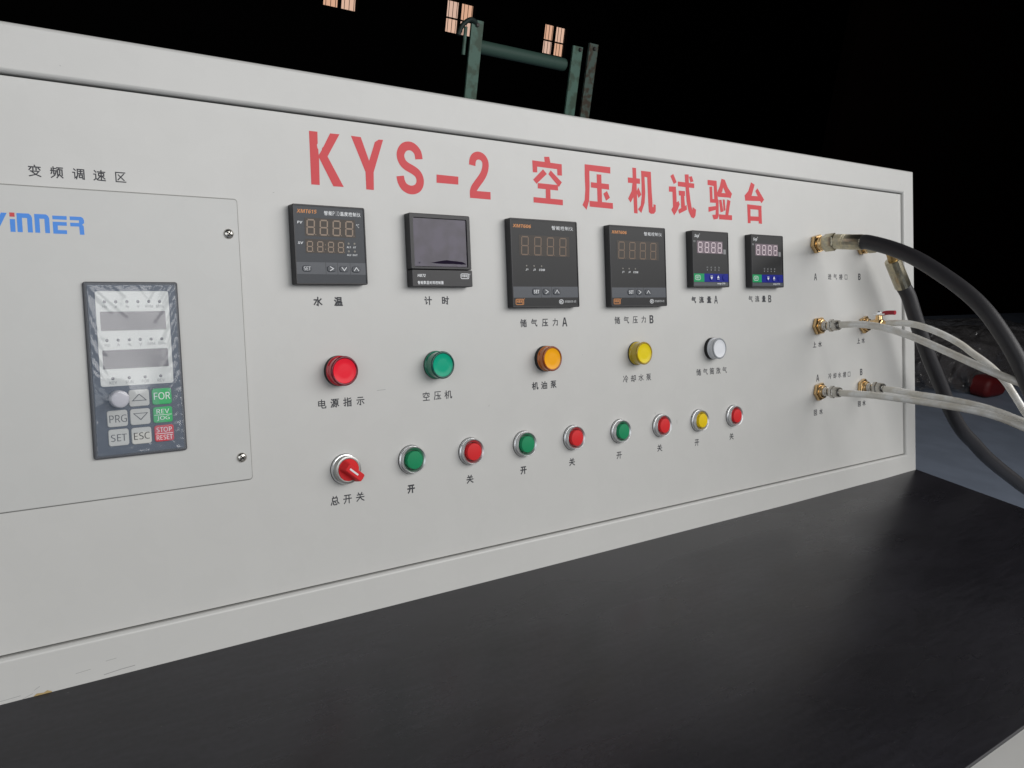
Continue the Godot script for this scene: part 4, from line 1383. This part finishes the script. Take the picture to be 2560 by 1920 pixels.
# ================================================================ fittings and hoses
func hoses() -> void:
	# air hose from port A: brass bulkhead nut, swivel nut, crimped sleeve, rubber hose
	var t := on_face("air_hose", 954.0, 86.2, 0, "thick black rubber air hose arching from the upper port A out past the panel edge", "hose", "black air hoses")
	part("bulkhead_nut", hexnut(25, 0.0, 7.6, 6.0, 0.25), "brass", t)
	part("collar", turned([[10.2, 7.6], [10.2, 12.0], [9.6, 12.6], [9.6, 15.6], [6.0, 15.6]], 30), "brass", t)
	part("swivel_nut", hexnut(22.5, 15.6, 33.0, 5.0, 0.5), "zinc_yellow", t)
	var p0 := Vector3(0, 0.2, 33.0)
	var dir := Vector3(0, -0.13, 1).normalized()
	sleeve(t, p0, dir, 43.0, 11.0)
	var e := p0 + dir * 42.0
	var pts := [e, e + dir * 10.0, Vector3(0, -18.4, 118) , Vector3(0, -35.0, 151), Vector3(0.5, -58.0, 184), Vector3(1, -85.0, 217), Vector3(1, -111.0, 241), Vector3(1, -141.0, 261), Vector3(1, -166.0, 275), Vector3(0, -188.0, 285), Vector3(2, -222.0, 297), Vector3(10, -262, 313), Vector3(36, -300, 338), Vector3(110, -342, 362)] + tail(Vector3(954, 86.2, 0), 0.10, -0.06).slice(1)
	var st := begin()
	tube(st, smooth_path(pts, 6), 10.3, 24)
	part("rubber_hose", st, "rubber", t)

	# air hose from port B: elbow and a hanging hose
	t = on_face("air_hose", 1077.4, 87.0, 0, "thick black rubber air hose hanging down behind the water tubes from the upper port B", "hose", "black air hoses")
	part("bulkhead_nut", hexnut(25, 0.0, 7.6, 6.0, 0.1), "brass", t)
	part("collar", turned([[10.2, 7.6], [10.2, 12.0], [9.6, 12.6], [9.6, 14.0], [6.0, 14.0]], 30), "brass", t)
	part("swivel_nut", hexnut(22.5, 14.0, 28.0, 5.0, 0.3), "zinc_yellow", t)
	var s0 := Vector3(17.6, -25.0, 42.0)
	var s1 := Vector3(45.0, -66.0, 44.0)
	st = begin()
	tube(st, smooth_path([Vector3(0, 0, 27), Vector3(0, -1, 36), Vector3(3, -6, 42), Vector3(10, -15, 43.5), s0 + (s1 - s0) * 0.05], 6), 7.0, 18)
	part("elbow", st, "brass_dull", t)
	sleeve(t, s0, (s1 - s0).normalized(), (s1 - s0).length(), 12.4)
	var B := Vector3(1077.4, 87.0, 0)
	pts = [s1 - (s1 - s0).normalized() * 2.0, Vector3(1133, 6, 47) - B, Vector3(1145, -24, 50) - B, Vector3(1162, -61, 53) - B, Vector3(1178, -93, 56) - B, Vector3(1213, -145, 59) - B, Vector3(1234, -181, 62) - B, Vector3(1267, -218, 65) - B, Vector3(1305, -245, 68) - B, Vector3(1340, -270, 71) - B, Vector3(1383, -295, 74) - B, Vector3(1422, -316, 77) - B, Vector3(1461, -337, 80) - B, Vector3(1530, -372, 84) - B, Vector3(1640, -450, 90) - B, Vector3(1740, -600, 80) - B, Vector3(1785, -780, 45) - B, Vector3(1812, -900, 15) - B, Vector3(1850, -985, -15) - B, Vector3(1915, -1035, -55) - B, Vector3(2010, -1046, -85) - B, Vector3(2300, -1040, -105) - B]
	st = begin()
	tube(st, smooth_path(pts, 6), 11.3, 24)
	part("rubber_hose", st, "rubber", t)

	water_tube(955.2, -35.2, "clear water tube from the middle port A, crossing over the other clear tube", 0.1, false,
		[Vector3(955, -34.6, 38), Vector3(955, -34.6, 60), Vector3(955, -37, 86), Vector3(955, -44, 116), Vector3(955, -58, 154), Vector3(955, -78, 198), Vector3(955, -93, 230), Vector3(955, -104, 255), Vector3(955, -114, 280), Vector3(960, -127, 310), Vector3(978, -150, 350)] + tail(Vector3.ZERO, 0.02, -0.02))
	water_tube(1081.0, -36.4, "clear water tube from the brass valve with a red lever at the middle port B", 0.3, true,
		[Vector3(1081, -35.4, 40), Vector3(1081, -35.8, 65), Vector3(1081, -40, 88), Vector3(1080, -48, 111), Vector3(1080, -58, 132), Vector3(1080, -70, 152), Vector3(1080, -82, 167), Vector3(1080, -93, 182), Vector3(1080, -106, 197), Vector3(1080, -122, 211), Vector3(1080, -136, 220), Vector3(1080, -151, 229), Vector3(1081, -173, 242), Vector3(1087, -202, 262), Vector3(1112, -238, 298)] + tail(Vector3.ZERO, 0.16, -0.1).slice(1))
	water_tube(954.7, -133.4, "clear water tube from the lower port A, the lowest of the clear tubes", 0.2, false,
		[Vector3(954.7, -134.5, 37), Vector3(954.7, -135, 61), Vector3(954.7, -136, 85), Vector3(955, -138, 109), Vector3(955, -141, 143), Vector3(955, -146, 187), Vector3(955, -152, 229), Vector3(955, -159.5, 259), Vector3(955, -169, 284), Vector3(960, -182, 315), Vector3(985, -200, 355)] + tail(Vector3.ZERO, 0.05, 0.03))
	water_tube(1074.6, -135.3, "clear water tube from the lower port B, lying just above the lowest tube", 0.4, false,
		[Vector3(1074.6, -137, 37), Vector3(1074.6, -139, 60), Vector3(1074.6, -143, 84), Vector3(1074.4, -148.5, 130), Vector3(1074, -156.4, 176), Vector3(1074, -165.6, 209), Vector3(1074, -176, 237), Vector3(1076, -190, 275), Vector3(1092, -212, 330)] + tail(Vector3.ZERO, 0.2, -0.04).slice(1))

# the rest of a hose: over the end of the bench and down to the floor (room axes, metres), given about `base`
func tail(base: Vector3, dx: float, dz: float) -> Array:
	var o := []
	for p in [Vector3(1.06, 0.925, 0.46), Vector3(1.20, 0.87, 0.50), Vector3(1.33, 0.76, 0.51), Vector3(1.40, 0.55, 0.50), Vector3(1.42, 0.28, 0.48), Vector3(1.47, 0.07, 0.46), Vector3(1.60, 0.013, 0.47), Vector3(1.95, 0.012, 0.62), Vector3(2.5, 0.012, 0.7)]:
		var k: float = clampf((1.0 - p.y) * 1.4, 0.0, 1.0)
		o.append(face.affine_inverse() * (p + Vector3(dx * k, 0, dz)) / MM - base)
	return o

func sleeve(t: Node, p0: Vector3, dir: Vector3, length: float, r: float) -> void:
	# crimped hose ferrule: flats between shallow ridges, two turned grooves
	var st := begin()
	var bs := basis_to(dir)
	lathe(st, [[6.0, 0], [r - 0.8, 0], [r, 0.8], [r, length * 0.30], [r - 0.35, length * 0.305], [r - 0.35, length * 0.325], [r, length * 0.33], [r, length * 0.38], [r - 0.35, length * 0.385], [r - 0.35, length * 0.405], [r, length * 0.41], [r, length - 1.0], [r - 0.7, length], [8.0, length]], 16, 0, 0, bs, p0, true)
	part("crimped_sleeve", st, "zinc_yellow", t)

func water_tube(x: float, y: float, label: String, phase: float, valve: bool, path: Array) -> void:
	var t := on_face("water_tube", x, y, 0, label, "tube", "clear water tubes")
	part("bulkhead_nut", hexnut(24, 0.0, 7.0, 5.0, phase), "brass", t)
	part("washer", turned([[9.8, 7.0], [9.8, 9.6], [9.2, 10.4], [8.2, 10.6], [5.0, 10.6]], 30), "brass", t)
	part("seal_tape", turned([[6.6, 10.6], [6.9, 11.4], [6.5, 13.2], [6.0, 13.8], [4.0, 13.8]], 24), "seal_tape", t)
	var B := Vector3(x, y, 0)
	if valve:
		part("valve_body", turned([[6.0, 13.8], [7.6, 14.4], [7.6, 19.0], [8.4, 20.0], [8.8, 24.0], [8.8, 29.0], [8.4, 32.0], [7.0, 33.4], [5.2, 34.0], [5.2, 36.0], [3.6, 36.0]], 8), "brass", t)
		var st := begin()
		var up := Basis(Vector3(1, 0, 0), Vector3(0, 0, -1), Vector3(0, 1, 0))
		lathe(st, [[5.2, 6.0], [5.0, 13.6], [4.4, 14.2], [0.01, 14.2]], 18, 0, 0, up, Vector3(0, 0, 27.0))
		part("bonnet", st, "brass", t)
		st = begin()
		lathe(st, [[3.6, 16.4], [3.6, 18.6], [2.6, 20.4], [0.01, 20.8]], 6, 0, 0, up, Vector3(0, 0, 26.5), true)
		part("lever_nut", st, "chrome", t)
		st = begin()
		box(st, -4.0, 14.3, 20.0, 4.0, 16.2, 38.0)
		part("lever_plate", st, "chrome", t)
		st = begin()
		tube(st, smooth_path([Vector3(0, 16.4, 34.0), Vector3(0, 17.2, 40.0), Vector3(0, 17.2, 47.0), Vector3(0, 16.8, 53.0)], 5), 3.4, 14)
		part("lever_grip", st, "lever_red", t)
		st = begin()
		lathe(st, [[4.8, 34.0], [4.4, 40.0], [4.8, 40.2], [4.2, 46.0]], 20)
		part("hose_barb", st, "brass", t)
	else:
		part("nipple", turned([[6.4, 13.8], [6.6, 14.6], [6.6, 17.0], [5.0, 17.6], [5.0, 20.0], [4.0, 20.0]], 24), "nickel", t)
		part("gland_nut", hexnut(16, 20.0, 27.0, 4.0, phase + 0.3), "nickel", t)
		part("gland_cap", turned([[8.0, 27.0], [8.0, 31.0], [7.2, 36.0], [6.6, 37.0], [4.0, 37.0]], 24), "nickel", t)
	var pts := []
	for p in path:
		pts.append(p - B)
	var st2 := begin()
	tube(st2, smooth_path(pts, 6), 5.0, 20)
	part("plastic_tube", st2, "tube_clear", t)

# ================================================================ things behind the bench
func background_things() -> void:
	var spots := [[8351.0, 9182.0, "barred window nearest the left, its lower panes above the panel"], [11515.0, 12330.0, "barred window partly hidden by the green post with the crank"], [14540.0, 15310.0, "barred window above the roller, between the green posts"]]
	for i in 3:
		wall_window(spots[i][0], spots[i][1], spots[i][2], i)
	roller_stand()
	bundle()

func wall_window(x0: float, x1: float, label: String, i: int) -> void:
	var y0 := 3890.0
	var w := x1 - x0
	var h := 760.0
	var t := stand("window", Vector3((x0 + x1) / 2, y0, -18000) * MM, label, "window", "windows high in the far wall")
	var st := begin()
	var f := 28.0
	box(st, -w / 2, 0, -120, w / 2, f, -60)
	box(st, -w / 2, h - f, -120, w / 2, h, -60)
	box(st, -w / 2, f, -120, -w / 2 + f, h - f, -60)
	box(st, w / 2 - f, f, -120, w / 2, h - f, -60)
	part("window_frame", st, "frame_dark", t)
	st = begin()
	box(st, -42, f, -118, 42, h - f, -58)
	part("mullion", st, "frame_dark", t)
	for s in [-1, 1]:
		st = begin()
		var xa: float = -w / 2 + f if s < 0 else 42.0
		var xb: float = -42.0 if s < 0 else w / 2 - f
		var ym := h * 0.46
		box(st, xa, ym - 18, -116, xb, ym + 18, -62)
		part("cross_bar", st, "frame_dark", t)
		for r in 2:
			var p := begin()
			box(p, xa, f if r == 0 else ym + 18, -100, xb, ym - 18 if r == 0 else h - f, -92)
			part("pane", p, "pane_%d" % ((i + r + (1 if s > 0 else 0)) % 3), t)
		for k in 3:
			var g := begin()
			var x := lerpf(xa, xb, (k + 0.5) / 3.0 + 0.02 * s)
			box(g, x - 5, f, -50, x + 5, h - f, -40)
			part("bar", g, "frame_dark", t)

func roller_stand() -> void:
	var t := stand("roller_stand", Vector3(2.04, 0, -2.2), "green painted steel stand with a horizontal roller and crank, behind the panel", "roller stand")
	var st := begin()
	box(st, -286, 0, -4, -232, 1681, 4)
	box(st, -238, 0, -50, -232, 1681, -4)
	part("post", st, "green_paint", t)
	st = begin()
	box(st, 230, 0, -4, 283, 1671, 4)
	box(st, 276, 0, -54, 283, 1671, -4)
	part("post", st, "green_paint", t)
	st = begin()
	box(st, 453, 0, -160, 505, 1722, -150)
	part("post", st, "green_worn", t)
	st = begin()
	box(st, -290, 0, -150, 520, 40, -60)
	part("foot", st, "green_paint", t)
	st = begin()
	lathe(st, [[0.01, -240], [26, -238], [26, 226], [0.01, 228]], 28, 0, 0, Basis(Vector3(0, 0, -1), Vector3(0, 1, 0), Vector3(1, 0, 0)), Vector3(0, 1594, -40))
	part("roller", st, "green_roller", t)
	st = begin()
	tube(st, smooth_path([Vector3(-270, 1672, 6), Vector3(-300, 1676, 12), Vector3(-335, 1650, 16), Vector3(-352, 1612, 18)], 6), 9, 12)
	part("crank_arm", st, "green_dark", t)
	st = begin()
	tube(st, PackedVector3Array([Vector3(-324, 1646, 22), Vector3(-324, 1590, 22), Vector3(-324, 1546, 22)]), 7, 14)
	part("crank_handle", st, "green_paint", t)
	for p in [Vector3(-262, 1664, 4), Vector3(268, 1660, 4), Vector3(482, 1702, -150)]:
		st = begin()
		lathe(st, [[9, 0], [9, 6], [7, 9], [0.01, 9]], 6, 0, 0, Basis(), p, true)
		part("bolt", st, "steel_bolt", t)

func bundle() -> void:
	# film-wrapped goods on the floor beyond the bench
	var t := stand("wrapped_bundle", Vector3(6.1, 0, -2.1), "dark bundle wrapped in crumpled clear plastic film on the floor behind the hoses", "wrapped goods")
	var st := begin()
	lump(st, Vector3(340, 165, 0), Vector3(1010, 185, 300), 5, 0.10)
	part("packed_goods", st, "bundle_dark", t)
	st = begin()
	extrude(st, outline(-330, 2, -40, 140, 58, 8), 330, 450, 40)
	part("red_housing", st, "red_housing", t)
	st = begin()
	lump(st, Vector3(340, 175, 10), Vector3(1060, 222, 345), 9, 0.15)
	part("plastic_wrap", st, "wrap_film", t)

func lump(st: SurfaceTool, c: Vector3, r: Vector3, seed_: int, rough: float) -> void:
	# crumpled rounded heap: long ridges and hollows, smooth shaded, flat underneath
	var n := FastNoiseLite.new()
	n.seed = seed_
	n.frequency = 0.55
	n.fractal_type = FastNoiseLite.FRACTAL_RIDGED
	n.fractal_octaves = 3
	var a := 150
	var b := 70
	var P := []
	for j in b + 1:
		for i in a + 1:
			var u := TAU * (i % a) / a
			var v := PI * j / b
			var d := Vector3(sin(v) * cos(u), cos(v), sin(v) * sin(u))
			var sq := Vector3(signf(d.x) * pow(absf(d.x), 0.7), signf(d.y) * pow(absf(d.y), 0.7), signf(d.z) * pow(absf(d.z), 0.7))
			var k := 1.0 + rough * n.get_noise_3d(d.x * 4.0, d.y * 1.7, d.z * 4.0)
			var p := c + sq * r * k
			p.y = maxf(p.y, 4.0 + 0.1 * j)
			P.append(p)
	var N := []
	for j in b + 1:
		for i in a + 1:
			var du: Vector3 = P[j * (a + 1) + (i + 1) % (a + 1)] - P[j * (a + 1) + (i + a) % (a + 1)]
			var dv: Vector3 = P[mini(j + 1, b) * (a + 1) + i] - P[maxi(j - 1, 0) * (a + 1) + i]
			var nn := du.cross(dv)
			if nn.length() < 1e-6:
				nn = P[j * (a + 1) + i] - c
			nn = nn.normalized()
			if nn.dot(P[j * (a + 1) + i] - c) < 0:
				nn = -nn
			N.append(nn)
	for j in b:
		for i in a:
			var q := [j * (a + 1) + i, j * (a + 1) + i + 1, (j + 1) * (a + 1) + i + 1, (j + 1) * (a + 1) + i]
			quad(st, P[q[0]], P[q[1]], P[q[2]], P[q[3]], (N[q[0]] + N[q[2]]).normalized(), N[q[0]], N[q[1]], N[q[2]], N[q[3]])
